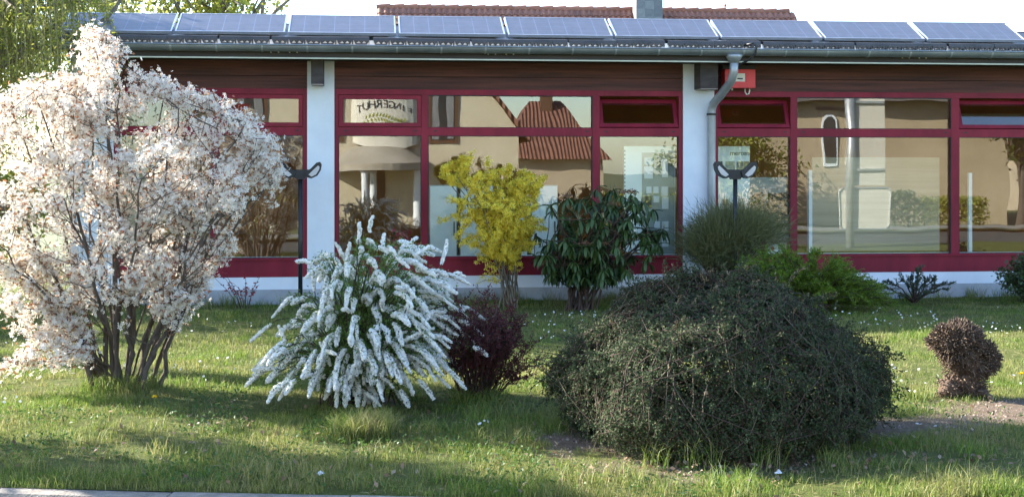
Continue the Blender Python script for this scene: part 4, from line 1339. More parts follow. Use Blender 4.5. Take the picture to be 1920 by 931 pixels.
for k in range(290):
    az = RNG.random() * 2 * math.pi
    if k % 4 == 0:
        az = -math.pi / 2 + RNG.normal() * 0.8
    el = rad(4) + rad(68) * RNG.random() ** 1.1
    rr_ = 0.62 + 0.46 * RNG.random() ** 0.7
    e = np.array([0.92 * rr_ * math.cos(el) * math.cos(az) * (1.05 if math.cos(az) > 0 else 0.9) + 0.30 * math.sin(el) ** 2, 0.78 * rr_ * math.cos(el) * math.sin(az), 0.05 + 1.16 * rr_ * math.sin(el)])
    c = np.array([e[0] * 0.45, e[1] * 0.45, e[2] + (0.22 + 0.3 * RNG.random()) * math.cos(el) + 0.08])
    u0 = 0.60 + 0.28 * RNG.random()
    if k >= 235:        # short sprays hanging low at the front
        e = np.array([RNG.normal() * 0.34, -0.22 - 0.42 * RNG.random(), 0.04 + 0.40 * RNG.random()])
        c = np.array([e[0] * 0.6, e[1] * 0.75, e[2] + 0.22 + 0.2 * RNG.random()])
        u0 = 0.66 + 0.2 * RNG.random()
    b = np.array([RNG.normal() * 0.11, RNG.normal() * 0.10, -0.03])
    p = bez(b, c, e, 10, 0.008)
    canes.append((p, np.linspace(0.006, 0.0025, 10)))
    sleeve(p, u0, 0.009 + 0.015 * RNG.random(), 1500)
    if RNG.random() < 0.28:
        q = p[6 + RNG.integers(0, 3)]
        d = unit(unit(e - b) + RNG.normal(size=3) * 0.6)
        p2 = bez(q, q + d * 0.1 + [0, 0, 0.03], q + d * (0.14 + 0.12 * RNG.random()), 6, 0.004)
        canes.append((p2, np.linspace(0.004, 0.002, 6)))
        sleeve(p2, 0.25, 0.013, 1400)
    nl = 150
    u = 0.12 + 0.80 * RNG.random(nl)
    Q, T = along(p, u)
    lf_P.append(Q + RNG.normal(size=(nl, 3)) * 0.022)
    lf_D.append(unit(T + RNG.normal(size=(nl, 3)) * 0.8))
for p in canes[:0]:
    pass
npo('canes', tubes(canes, 4), M['bark_brown'], sp, kind='stuff')
P, Nn = np.concatenate(fl_P), np.concatenate(fl_N)
n = len(P)
npo('blossom', inst([(-0.5, 0, 0.12), (0, -0.5, -0.05), (0.5, 0, 0.12), (0, 0.5, -0.05)], [(0, 1, 2, 3)], P, unit(np.cross(Nn, rdir(n))), Nn, 0.014 + 0.008 * RNG.random(n)), M['floret'], sp, kind='stuff')
P, Dr = np.concatenate(lf_P), np.concatenate(lf_D)
n = len(P)
npo('foliage', inst(NARROW, LEAF_F, P, Dr, rdir(n, 0.8), 0.022 + 0.012 * RNG.random(n), 0.009), M['spirea_leaf'], sp, kind='stuff')

# ---- purple barberry -------------------------------------------------
bb = thing('purple_barberry', 'small upright dark purple barberry bush between spirea and dark mound', 'shrub', (0.82, -7.85, float(ground_z(0.82, -7.85))))
lines, lp = [], []
for k in range(125):
    a = RNG.random() * 2 * math.pi
    R = 0.38 * math.sqrt(RNG.random())
    h = 0.40 + 0.40 * RNG.random() * (1 - 0.5 * R / 0.38)
    if k > 110:
        e = np.array([0.28 + 0.24 * RNG.random(), RNG.normal() * 0.15, 0.12 + 0.35 * RNG.random()])
    else:
        e = np.array([R * math.cos(a) * 1.05, R * math.sin(a), h + 0.05])
    b = np.array([e[0] * 0.22 + RNG.normal() * 0.02, e[1] * 0.22, -0.02])
    p = bez(b, (b + e) / 2 + [0, 0, 0.08], e, 8, 0.01)
    lines.append((p, np.linspace(0.005, 0.0015, 8)))
    for w in range(7):
        q = p[3 + RNG.integers(0, 5)]
        d = unit(RNG.normal(size=3) + [0, 0, 0.5])
        p2 = np.stack([q, q + d * 0.05, q + d * (0.08 + 0.05 * RNG.random()) + [0, 0, 0.02]])
        lines.append((p2, np.array([0.003, 0.002, 0.001])))
        lp.append(along(p2, RNG.random(18))[0])
    lp.append(along(p, 0.35 + 0.65 * RNG.random(40))[0])
npo('stems', tubes(lines, 4), M['bark_brown'], bb, kind='stuff')
P = np.concatenate(lp)
P = P + RNG.normal(size=P.shape) * 0.006
n = len(P)
npo('foliage', inst(LEAF, LEAF_F, P, rdir(n, 0.4), rdir(n, 0.6), 0.014 + 0.010 * RNG.random(n), 0.010), M['barberry'], bb, kind='stuff')

# ---- forsythia -------------------------------------------------------
fo = thing('forsythia', 'vase-shaped bush with bright yellow flowers in front of the shop window', 'shrub', (1.85, -0.80, 0.0))
lines, fp, fd = [], [], []
for k in range(15):
    e = np.array([-0.32 + (RNG.random() - 0.5) * 1.45, (RNG.random() - 0.5) * 0.8, 1.25 + 0.6 * RNG.random()])
    b = np.array([RNG.normal() * 0.06, RNG.normal() * 0.05, -0.03])
    p = bez(b, (e[0] * 0.35, e[1] * 0.3, e[2] * 0.6), e, 9, 0.015)
    lines.append((p, np.linspace(0.012, 0.004, 9)))
    for q in range(14):
        s = p[3 + RNG.integers(0, 6)]
        d = unit(RNG.normal(size=3) + [0, 0, 0.35])
        L = 0.2 + 0.34 * RNG.random()
        e2 = s + d * L
        cen = np.array([-0.27, 0, 1.30])
        v = (e2 - cen) / [0.90, 0.55, 0.62]
        m_ = np.linalg.norm(v)
        if m_ > 1:
            e2 = cen + v / m_ * (0.92 + 0.2 * RNG.random()) * [0.90, 0.55, 0.62]
        p2 = bez(s, (s + e2) / 2 + [0, 0, 0.04], e2, 6, 0.01)
        lines.append((p2, np.linspace(0.006, 0.002, 6)))
        Q, T = along(p2, 0.15 + 0.85 * RNG.random(80))
        fp.append(Q); fd.append(T)
for k in range(7):      # low yellow sprays at the foot
    e = np.array([-0.75 + 0.9 * RNG.random(), -0.15 * RNG.random(), 0.25 + 0.35 * RNG.random()])
    p = bez((0, 0, 0.1), (e[0] * 0.4, 0, e[2] + 0.15), e, 6, 0.01)
    lines.append((p, np.linspace(0.006, 0.002, 6)))
    Q, T = along(p, 0.4 + 0.6 * RNG.random(26))
    fp.append(Q); fd.append(T)
npo('stems', tubes(lines, 5), M['bark_tan'], fo, smooth=True)
P, T = np.concatenate(fp), np.concatenate(fd)
P = P + RNG.normal(size=P.shape) * 0.02
n = len(P)
npo('blossom', inst(*star(4, 0.24, 0.45), P, rdir(n), rdir(n, 0.1), 0.024 + 0.012 * RNG.random(n)), M['forsythia'], fo, kind='stuff')
sel = RNG.random(n) < 0.3
npo('foliage', inst(LEAF, LEAF_F, P[sel] + 0.01, rdir(sel.sum(), 0.6), rdir(sel.sum(), 0.5), 0.035, 0.014), M['forsythia_leaf'], fo, kind='stuff')

# ---- leatherleaf viburnum --------------------------------------------
vb = thing('leatherleaf_viburnum', 'evergreen shrub with long drooping dark leaves next to the yellow forsythia', 'shrub', (2.66, -1.10, 0.0))
seg = 5
LV, LF = [], []
for i in range(seg + 1):
    s = i / seg
    w = 0.5 * math.sin(math.pi * (0.06 + 0.90 * s)) ** 0.8 * (1.0 if s < 1 else 0.15)
    zc = 0.10 * math.sin(s * 2.4) - 0.28 * s * s
    LV += [(s, -w, zc + 0.05 * w), (s, 0, zc - 0.035), (s, w, zc + 0.05 * w)]
for i in range(seg):
    a = 3 * i
    LF += [(a, a + 3, a + 4, a + 1), (a + 1, a + 4, a + 5, a + 2)]
LV2 = [(x, y * 0.27, z) for x, y, z in LV]
lines, whorls = [], []
for k in range(26):
    e = np.array([0.22 + (RNG.random() - 0.5) * 1.45, (RNG.random() - 0.5) * 1.1, 0.65 + 0.8 * RNG.random()])
    b = np.array([RNG.normal() * 0.09, RNG.normal() * 0.06, -0.03])
    p = bez(b, (e[0] * 0.3, e[1] * 0.3, e[2] * 0.6), e, 8, 0.012)
    lines.append((p, np.linspace(0.018, 0.008, 8)))
    whorls.append((e, unit(e - p[5])))
    for q in range(9):
        s = p[2 + RNG.integers(0, 6)]
        d = unit(RNG.normal(size=3) + [0, -0.15, 0.45])
        e2 = s + d * (0.25 + 0.25 * RNG.random())
        cen, ra = np.array([0.22, 0, 0.92]), np.array([0.88, 0.66, 0.62])
        v = (e2 - cen) / ra
        m_ = np.linalg.norm(v)
        if m_ > 1:
            e2 = cen + v / m_ * ra
        e2[2] = max(e2[2], 0.42)
        lines.append((bez(s, (s + e2) / 2 - [0, 0, 0.02], e2, 5, 0.006), np.linspace(0.007, 0.004, 5)))
        whorls.append((e2, d))
npo('stems', tubes(lines, 6), M['bark_brown'], vb, smooth=True)
leaves = []
for e, d in whorls:
    a0 = RNG.random() * 6.28
    for j in range(7):
        a = a0 + j * 6.28 / 7 + RNG.normal() * 0.25
        droop = -0.55 - 0.9 * RNG.random() if RNG.random() < 0.8 else 0.3
        leaves.append((e - d * 0.02 * (j % 3), np.array([math.cos(a), math.sin(a), droop]), 0.11 + 0.085 * RNG.random()))
leaves.sort(key=lambda q: q[0][1])
lme = np_mesh('leaf', np.array(LV2), np.array(LF))
lme.materials.append(M['viburnum'])
lme.polygons.foreach_set('use_smooth', np.ones(len(lme.polygons), dtype=bool))
M2 = []
for e, d, s in leaves[:300]:
    X = Vector(d).normalized()
    Yv = Vector((0, 0, 1)).cross(X).normalized()
    Z = X.cross(Yv)
    o = bpy.data.objects.new('leaf', lme)
    COL.objects.link(o)
    o.parent = vb
    o.matrix_basis = Matrix(((X.x * s, Yv.x * s, Z.x * s, e[0]), (X.y * s, Yv.y * s, Z.y * s, e[1]), (X.z * s, Yv.z * s, Z.z * s, e[2]), (0, 0, 0, 1)))
rest = leaves[300:]
P = np.array([q[0] for q in rest]); Dr = np.array([q[1] for q in rest]); S = np.array([q[2] for q in rest])
npo('foliage', inst(LV2, LF, P, Dr, np.tile([0, 0, 1.0], (len(P), 1)), S), M['viburnum'], vb, kind='stuff', smooth=True)
up = [w for w in whorls if w[0][2] > 1.0][:46]
P = np.repeat(np.array([w[0] for w in up]), 3, 0)
n = len(P)
npo('young_shoots', inst(NARROW, LEAF_F, P, unit(RNG.normal(size=(n, 3)) * 0.25 + [0, 0, 1]), rdir(n), 0.09, 0.016), M['viburnum_young'], vb, kind='stuff')
bud = [w for w in whorls if w[0][1] < 0.1][::5][:16]
for e, d in bud:
    n = 70
    P = RNG.normal(size=(n, 3)) * [0.045, 0.045, 0.012] + e + [0, -0.02, 0.04]
    npo('flower_bud_head', inst(LEAF, LEAF_F, P, rdir(n), rdir(n, 1), 0.022, 0.018), M['viburnum_bud'], vb, kind='stuff')

# ---- broom -----------------------------------------------------------
br = thing('broom_bush', 'feathery grey-green broom bush in front of the white pillar', 'shrub', (4.48, -1.15, 0.0))
lines, st = [], []
for k in range(70):
    e = np.array([0.08 + (RNG.random() - 0.5) * 1.2, (RNG.random() - 0.5) * 0.9, 0.7 + 0.45 * RNG.random()])
    p = bez((RNG.normal() * 0.05, RNG.normal() * 0.05, -0.03), (e[0] * 0.35, e[1] * 0.3, e[2] * 0.6), e, 7, 0.015)
    lines.append((p, np.linspace(0.014, 0.004, 7)))
clumps = [np.array([0.10, 0, 0.90]) + rdir(1)[0] * [0.55, 0.38, 0.30] * (0.45 + 0.55 * RNG.random()) for _ in range(26)]
for q in range(24000):
    cc = clumps[q % 26]
    v = RNG.normal(size=3) * [0.13, 0.12, 0.11]
    s0 = cc + v
    g_ = cc - [0.1, 0, 0.75]
    d = unit(np.array([g_[0] * 1.3, g_[1] * 1.3, 0.6]) + v * 2.5 + RNG.normal(size=3) * 0.45)
    L = 0.08 + 0.13 * RNG.random()
    st.append(np.stack([s0, s0 + d * L * 0.5 + [0, 0, 0.01], s0 + d * L]))
npo('stems', tubes(lines, 5), M['bark_brown'], br, smooth=True)
npo('foliage', strips(np.array(st), 0.0055), M['broom'], br, kind='stuff')

# ---- spreading junipers ------------------------------------------------
def juniper(name, label, loc, branches, mat, nsp, ls, droop=0.08, lw=0.010):
    t = thing(name, label, 'shrub', loc)
    lines, P_, D_ = [], [], []
    for e in branches:
        e = np.array(e, float)
        p = bez((e[0] * 0.05, e[1] * 0.05, 0.02), (e[0] * 0.5, e[1] * 0.5, e[2] * 0.8 + 0.05), e, 8, 0.008)
        p[-1, 2] -= droop * 0.3
        lines.append((p, np.linspace(0.012, 0.003, 8)))
        for q in range(nsp):
            u = np.array([0.25 + 0.75 * RNG.random() ** 0.8])
            s, T = along(p, u)
            d = unit(T[0] * 0.9 + RNG.normal(size=3) * [0.6, 0.6, 0.28] + [0, 0, 0.15])
            L = ls * (0.5 + 0.6 * RNG.random()) * (1.25 - 0.5 * u[0])
            tip = s[0] + d * L - [0, 0, droop * L]
            lines.append((np.stack([s[0], (s[0] + tip) / 2 + [0, 0, 0.006], tip]), np.array([0.003, 0.002, 0.001])))
            m_ = 22
            v = RNG.random(m_)
            P_.append(s[0] + (tip - s[0]) * v[:, None] + RNG.normal(size=(m_, 3)) * 0.005)
            D_.append(unit(d + RNG.normal(size=(m_, 3)) * 0.55))
    npo('branches', tubes(lines, 4), M['bark_brown'], t, kind='stuff')
    P, Dr = np.concatenate(P_), np.concatenate(D_)
    n = len(P)
    npo('foliage', inst(NARROW, LEAF_F, P, Dr, rdir(n, 0.7), 0.026 + 0.02 * RNG.random(n), lw), mat, t, kind='stuff')
    return t


brs = []
for k in range(190):
    a = RNG.random() * 2 * math.pi
    R = 0.35 + 0.62 * RNG.random()
    x = math.cos(a) * R * 1.12
    z = (0.98 - 0.45 * max(x, 0) - 0.05 * max(-x, 0)) * (0.25 + 0.75 * RNG.random()) * (1.12 - 0.5 * R)
    brs.append((x, math.sin(a) * R * 0.75, max(z, 0.1)))
juniper('spreading_juniper', 'bright green spreading juniper with layered feathery sprays', (5.36, -1.95, 0.0), brs, M['juniper'], 15, 0.19)
brs = [(-0.42, -0.1, 0.30), (-0.25, -0.2, 0.34), (0.05, -0.1, 0.44), (0.12, 0.1, 0.42), (0.25, -0.15, 0.33), (0.45, -0.1, 0.28), (0.5, 0.1, 0.24), (-0.5, 0.1, 0.22), (-0.1, -0.25, 0.3), (0.35, -0.25, 0.2), (-0.3, -0.3, 0.16), (0.0, -0.35, 0.18), (0.2, 0.05, 0.30), (-0.05, 0.0, 0.33)]
juniper('low_grey_juniper', 'low sparse grey-green conifer with spiky arms beside the white base wall', (7.15, -0.95, 0.0), brs, M['juniper_grey'], 9, 0.13, 0.0, 0.012)
brs = [(0.1, 0, 0.28), (-0.08, 0, 0.25), (0.15, -0.05, 0.2), (-0.15, -0.05, 0.2)]
juniper('conifer_seedling', 'tiny conifer seedling between the bright juniper and the grey conifer', (6.45, -0.85, 0.0), brs, M['juniper_grey'], 7, 0.09, 0.0, 0.012)

# ---- dark round-leaved shrub at the right edge -------------------------
rsb = thing('round_leaf_shrub', 'dark evergreen shrub with small round leaves beside the wall base', 'shrub', (8.72, -1.0, 0.0))
lines, lp = [], []
for k in range(60):
    v = rdir(1, 0.6)[0]
    e = np.array([v[0] * 0.52, v[1] * 0.45, 0.12 + abs(v[2]) * 0.52])
    p = bez((RNG.normal() * 0.04, RNG.normal() * 0.04, 0), (e[0] * 0.4, e[1] * 0.4, e[2] * 0.7), e, 6, 0.015)
    lines.append((p, np.linspace(0.008, 0.003, 6)))
    lp.append(along(p, 0.35 + 0.65 * RNG.random(42))[0])
npo('stems', tubes(lines, 4), M['bark_brown'], rsb)
P = np.concatenate(lp)
P = P + RNG.normal(size=P.shape) * 0.035
n = len(P)
npo('foliage', inst(LEAF, LEAF_F, P, rdir(n), rdir(n, 0.7), 0.04 + 0.02 * RNG.random(n), 0.034), M['dark_shrub'], rsb, kind='stuff')

# ---- cotoneaster mound -------------------------------------------------
CX, CY = 2.28, -9.35
co = thing('cotoneaster_mound', 'broad dark cotoneaster mound of trailing small-leaved branches', 'shrub', (CX, CY, float(ground_z(CX, CY))))


def dome(a, az, k=1.0):
    R = (1.08 + 0.07 * np.sin(3 * az + 1.0) + 0.06 * np.sin(5 * az) + 0.03 * np.sin(9 * az + a * 6)) * k * np.where(np.cos(az) < 0, 1 + 0.09 * np.cos(az), 1.0)
    c = np.cos(a)
    z = 0.26 + np.where(c > 0, 0.76, 0.40) * c * k + 0.05 * np.sin(a * 5 + az * 2) + 0.03 * np.sin(a * 11 + az * 5)
    s_ = np.where(c < 0, np.sin(a) * (1.0 + 0.12 * c), np.maximum(np.sin(a), 0) ** 1.38)
    return np.stack([R * s_ * np.cos(az), R * s_ * np.sin(az) * 0.92, z], -1)


lines, P_, D_, N_ = [], [], [], []
tipP, tipD = [], []
for k in range(1500):
    az = RNG.random() * 2 * math.pi
    a0 = math.acos(1 - 1.45 * RNG.random()) * 0.9 if k > 260 else 0.55 * RNG.random()
    L = 0.35 + 0.5 * RNG.random()
    npt = 9
    aa = np.clip(a0 + np.linspace(0, L, npt), 0, 2.05)
    zz_ = az + np.linspace(0, 1, npt) * RNG.normal() * 0.6 / max(math.sin(a0 + 0.1), 0.15)
    lift = 0.80 + 0.26 * RNG.random() ** 1.0
    kk = lift + np.linspace(0, 1, npt) ** 1.5 * (RNG.random() * 0.10 - 0.02) + np.sin(np.linspace(0, 3.1, npt)) * 0.03
    p = dome(aa, zz_, kk[:])
    p = p + RNG.normal(size=(npt, 3)) * 0.006
    p[:, 2] = np.maximum(p[:, 2], 0.02)
    lines.append((p, np.linspace(0.0035, 0.0012, npt)))
    m_ = 72
    Q, T = along(p, RNG.random(m_))
    side = unit(np.cross(T, unit(Q - [0, 0, 0.2]))) * np.where(RNG.random(m_) < 0.5, 1, -1)[:, None]
    P_.append(Q + side * 0.022 * RNG.random((m_, 1)) + RNG.normal(size=(m_, 3)) * 0.007)
    D_.append(unit(side + T * 0.5 + RNG.normal(size=(m_, 3)) * 0.4))
    N_.append(unit(Q - [0, 0, 0.2] + RNG.normal(size=(m_, 3)) * 0.5))
    for w in range(3):      # short side twigs
        s, T1 = along(p, np.array([0.2 + 0.8 * RNG.random()]))
        d = unit(np.cross(T1[0], unit(s[0])) * RNG.choice([-1, 1]) + T1[0] * 0.7 + unit(s[0]) * 0.35 * RNG.random() + RNG.normal(size=3) * 0.2)
        L2 = 0.06 + 0.10 * RNG.random()
        p2 = np.stack([s[0], s[0] + d * L2 * 0.5, s[0] + d * L2 - [0, 0, 0.01]])
        lines.append((p2, np.array([0.0018, 0.0014, 0.001])))
        Q, T = along(p2, RNG.random(16))
        P_.append(Q + RNG.normal(size=(16, 3)) * 0.008)
        D_.append(unit(T * 0.4 + RNG.normal(size=(16, 3))))
        N_.append(unit(Q - [0, 0, 0.2] + RNG.normal(size=(16, 3)) * 0.5))
m_ = 14000
Q = dome(1.9 * RNG.random(m_), RNG.random(m_) * 2 * math.pi, 0.55 + 0.3 * RNG.random(m_))
P_.append(Q); D_.append(rdir(m_)); N_.append(rdir(m_))
tanl = []
for k in range(60):
    az = RNG.random() * 2 * math.pi
    a0 = 0.6 + 0.7 * RNG.random()
    aa = np.clip(a0 + np.linspace(0, 0.5 + 0.6 * RNG.random(), 9), 0, 1.9)
    p = dome(aa, az + np.linspace(0, 1, 9) * RNG.normal() * 0.3, 1.0 + 0.07 * RNG.random() * np.linspace(0.2, 1, 9))
    tanl.append((p + RNG.normal(size=p.shape) * 0.008, np.linspace(0.0032, 0.0015, 9)))
    Q, T = along(p, RNG.random(60))
    P_.append(Q + RNG.normal(size=(60, 3)) * 0.012); D_.append(unit(T * 0.4 + RNG.normal(size=(60, 3)))); N_.append(rdir(60, 1))
npo('bare_stems', tubes(tanl, 4), M['bark_tan'], co, kind='stuff')
for k in range(620):        # sprigs standing out of the surface
    s = dome(np.array([0.15 + 1.6 * RNG.random() ** 0.7]), np.array([RNG.random() * 2 * math.pi]), 0.97)[0]
    o_ = unit(s - [0, 0, 0.15])
    d = unit(o_ + RNG.normal(size=3) * 0.45)
    L = 0.07 + 0.20 * RNG.random() ** 1.5
    p = bez(s, s + d * L * 0.55 + [0, 0, 0.02], s + d * L + [o_[0] * 0.03, o_[1] * 0.03, -0.05], 6, 0.004)
    lines.append((p, np.linspace(0.003, 0.0012, 6)))
    m_ = int(L * 260)
    Q, T = along(p, RNG.random(m_))
    P_.append(Q + RNG.normal(size=(m_, 3)) * 0.008); D_.append(unit(T * 0.6 + RNG.normal(size=(m_, 3)))); N_.append(rdir(m_, 1))
# upright pale shoots on top and long strays at the sides
for k in range(170):
    az = RNG.random() * 2 * math.pi
    s = dome(np.array([0.15 + 0.75 * RNG.random()]), np.array([az]), 0.97)[0]
    d = unit(np.array([RNG.normal() * 0.5 + 0.2, RNG.normal() * 0.4, 1.0]))
    L = 0.05 + 0.13 * RNG.random() ** 2
    p = bez(s, s + d * L * 0.5, s + d * L + [0.02, 0, 0], 5, 0.004)
    lines.append((p, np.linspace(0.003, 0.0012, 5)))
    Q, T = along(p, RNG.random(26))
    tipP.append(Q + RNG.normal(size=(26, 3)) * 0.006); tipD.append(unit(T + RNG.normal(size=(26, 3)) * 0.7))
for s, e in (((-0.85, -0.2, 0.5), (-1.22, -0.15, 0.60)), ((-0.9, 0.1, 0.45), (-1.18, 0.1, 0.52)), ((0.9, 0.0, 0.62), (1.30, 0.0, 0.40)), ((0.85, 0.1, 0.55), (1.28, 0.15, 0.34)), ((0.8, -0.2, 0.6), (1.18, -0.2, 0.36)), ((0.5, 0.1, 0.9), (0.62, 0.0, 1.12)), ((0.1, 0.0, 1.0), (0.28, -0.05, 1.14)), ((0.55, 0, 0.85), (0.85, 0.0, 0.93))):
    p = bez(s, (np.array(s) + e) / 2 + [0, 0, 0.05], e, 7, 0.006)
    lines.append((p, np.linspace(0.005, 0.0015, 7)))
    Q, T = along(p, RNG.random(70))
    if e[2] > 0.85:
        tipP.append(Q + RNG.normal(size=Q.shape) * 0.008); tipD.append(unit(T + RNG.normal(size=Q.shape) * 0.8))
    else:
        P_.append(Q + RNG.normal(size=Q.shape) * 0.012); D_.append(unit(T + RNG.normal(size=Q.shape))); N_.append(rdir(70, 1))
npo('branches', tubes(lines, 4), M['bark_brown'], co, kind='stuff')
P, Dr, Nn = np.concatenate(P_), np.concatenate(D_), np.concatenate(N_)
n = len(P)
npo('foliage', inst(LEAF, LEAF_F, P, Dr, Nn, 0.013 + 0.011 * RNG.random(n), 0.010 + 0.004 * RNG.random(n)), M['coton'], co, kind='stuff')
P, Dr = np.concatenate(tipP), np.concatenate(tipD)
n = len(P)
npo('pale_shoots', inst(LEAF, LEAF_F, P, Dr, rdir(n), 0.016, 0.008), M['coton_tip'], co, kind='stuff')
# dead leaves caught in it
n = 60
a_, z_ = 0.5 + 1.2 * RNG.random(n), -math.pi / 2 + RNG.normal(size=n) * 0.9
npo('caught_leaves', inst(LEAF, LEAF_F, dome(a_, z_, 1.0), rdir(n), rdir(n, 1), 0.035, 0.026), M['dead_leaf'], co, kind='stuff')

# ---- clipped stump -----------------------------------------------------
SX, SY = 4.60, -8.05
su = thing('clipped_stump', 'gnarled brown stump with a bristly clipped crown on bare soil', 'stump', (SX, SY, float(ground_z(SX, SY)) - 0.01))
lob = [((-0.045, 0, 0.43), (0.185, 0.17, 0.15)), ((0.165, 0.02, 0.30), (0.11, 0.12, 0.115)), ((0.02, 0, 0.27), (0.15, 0.14, 0.13)), ((0.03, 0, 0.13), (0.125, 0.12, 0.16)), ((-0.12, -0.02, 0.075), (0.10, 0.1, 0.10)), ((0.12, -0.03, 0.05), (0.08, 0.08, 0.06))]
nu, nv = 26, 16
tr = []
for (c, r) in lob:
    th_, ph = np.meshgrid(np.linspace(0, 2 * np.pi, nu, endpoint=False), np.linspace(0.02, np.pi - 0.02, nv), indexing='ij')
    d = np.stack([np.cos(th_) * np.sin(ph), np.sin(th_) * np.sin(ph), np.cos(ph)], -1)
    k = 0.70 + 0.30 * vnoise(th_ * 2, ph * 3 + c[2] * 9, 1.6, 21) + 0.12 * vnoise(th_ * 5, ph * 7, 1.5, 22)
    V = (d * np.array(r) * k[..., None] * 0.92 + np.array(c)).reshape(-1, 3)
    V[:, 2] = np.maximum(V[:, 2], -0.02)
    i_, j_ = np.meshgrid(np.arange(nu), np.arange(nv - 1), indexing='ij')
    i2 = (i_ + 1) % nu
    F = np.stack([i_ * nv + j_, i_ * nv + j_ + 1, i2 * nv + j_ + 1, i2 * nv + j_], -1).reshape(-1, 4)
    tr.append((V, F))
npo('trunk', merge(*tr), M['stump'], su, smooth=True)
ST = [(0, -0.5, -0.5), (0, 0.5, -0.5), (0, 0.5, 0.5), (0, -0.5, 0.5), (1, -0.4, -0.4), (1, 0.4, -0.4), (1, 0.4, 0.4), (1, -0.4, 0.4)]
SF = [(0, 1, 5, 4), (1, 2, 6, 5), (2, 3, 7, 6), (3, 0, 4, 7)]
VS, DS = [], []
for (c, r), cnt in zip(lob, (4200, 2600, 900, 420, 130, 80)):
    d = rdir(cnt, 0.15)
    lum = 0.66 + 0.42 * vnoise(np.arctan2(d[:, 1], d[:, 0]) * 2.2, np.arccos(d[:, 2]) * 3 + c[2] * 7, 1.0, 77)[:, None]
    VS.append(np.array(c) + d * np.array(r) * (lum + 0.12 * RNG.random((cnt, 1))))
    DS.append(unit(d + RNG.normal(size=(cnt, 3)) * 0.32))
P, Dr = np.concatenate(VS), np.concatenate(DS)
P[:, 2] = np.maximum(P[:, 2], 0.01)
n = len(P)
Ls, Wd = 0.014 + 0.045 * RNG.random(n) ** 2, 0.0035 + 0.006 * RNG.random(n) ** 2
Nn = rdir(n)
npo('twig_stubs', inst(ST, SF, P, Dr, Nn, Ls, Wd, Wd), M['stub_side'], su, kind='stuff')
cut = RNG.random(n) < 0.35
npo('cut_ends', inst([(1.004, -0.42, -0.42), (1.004, 0.42, -0.42), (1.004, 0.42, 0.42), (1.004, -0.42, 0.42)], [(0, 1, 2, 3)], P[cut], Dr[cut], Nn[cut], Ls[cut], Wd[cut], Wd[cut]), M['stub_cut'], su, kind='stuff')
lines = [(bez((0.12, -0.05, 0.1), (0.19, -0.04, 0.16), (0.21, -0.03, 0.28), 5, 0.004), np.linspace(0.008, 0.004, 5)), (bez((0.10, -0.1, 0.06), (0.15, -0.2, 0.02), (0.13, -0.26, -0.01), 6, 0.006), np.linspace(0.03, 0.012, 6))]
npo('root', tubes(lines, 6), M['stump'], su, smooth=True)


# ================================================================== LAMPS
def garden_lamp(x, y, label):
    t = thing('garden_lamp', label, 'lamp', (x, y, 0.0), 0, 'twin-headed garden lamps by the shop')
    MB().tube([(0, 0, -0.05), (0, 0, 1.66)], [0.028, 0.028], 12).build('pole', M['black_lamp'], t, smooth=True)
    MB().tube([(0, 0, 0.0), (0, 0, 0.03)], [0.07, 0.06], 14).build('base_plate', M['black_lamp'], t)
    MB().prism([(-0.055, 1.64), (0.055, 1.64), (0.11, 1.72), (0.10, 1.765), (-0.10, 1.765), (-0.11, 1.72)], -0.045, 0.045).build('hub', M['black_lamp'], t)
    for s in (-1, 1):
        # leaf-shaped head: black upper shell along the top edge, pale lens below it
        shell = [(0.06, 1.735), (0.085, 1.665), (0.14, 1.652), (0.215, 1.688), (0.258, 1.76), (0.268, 1.83), (0.25, 1.862), (0.205, 1.852), (0.13, 1.775)]
        lens = [(0.105, 1.70), (0.145, 1.675), (0.20, 1.703), (0.238, 1.762), (0.245, 1.80), (0.225, 1.815), (0.16, 1.755)]
        sh = [(s * a, b) for a, b in shell][::s]
        le = [(s * a, b) for a, b in lens][::s]
        h = MB().prism(sh, -0.075, 0.075).build('lamp_head', M['black_lamp'], t)
        MB().prism(le, -0.083, 0.083).build('lens', M['diffuser'], h)


garden_lamp(-0.855, -0.72, 'black twin-headed garden lamp in front of the left white pillar')
garden_lamp(4.63, -1.35, 'black twin-headed garden lamp rising behind the feathery broom bush')


# ================================================================== GRASS, FLOWERS, LITTER
def in_view(x, y, m=1.3):
    d = y - CAM_Y
    al, ar = math.atan(-960 / 2550) + YAW, math.atan(960 / 2550) + YAW
    return (x > d * math.tan(al) - m) & (x < d * math.tan(ar) + m) & (kerb_dist(x, y) > 0.0) & (y < -0.06)


thin = lambda x, y: np.clip((vnoise(x, y, 2.3, 71) * 0.6 + vnoise(x, y, 6.5, 72) * 0.4 - 0.38) * 4.5, 0.07, 1)


def blades(n, ylo, yhi, h0, h1, w, bias=None, hmod=True):
    m = n * 5
    x = RNG.uniform(-7, 11, m)
    y = RNG.uniform(ylo, yhi, m)
    ok = in_view(x, y) & (RNG.random(m) > dirt_mask(x, y) * 1.04)
    if bias is not None:
        ok &= RNG.random(m) < bias(x, y)
    x, y = x[ok][:n], y[ok][:n]
    n = len(x)
    h = h0 + (h1 - h0) * RNG.random(n) ** 1.6
    if hmod:
        h *= 0.55 + 0.9 * vnoise(x, y, 1.7, 31)
    return x, y, h, np.full(n, w) * (0.7 + 0.6 * RNG.random(n))


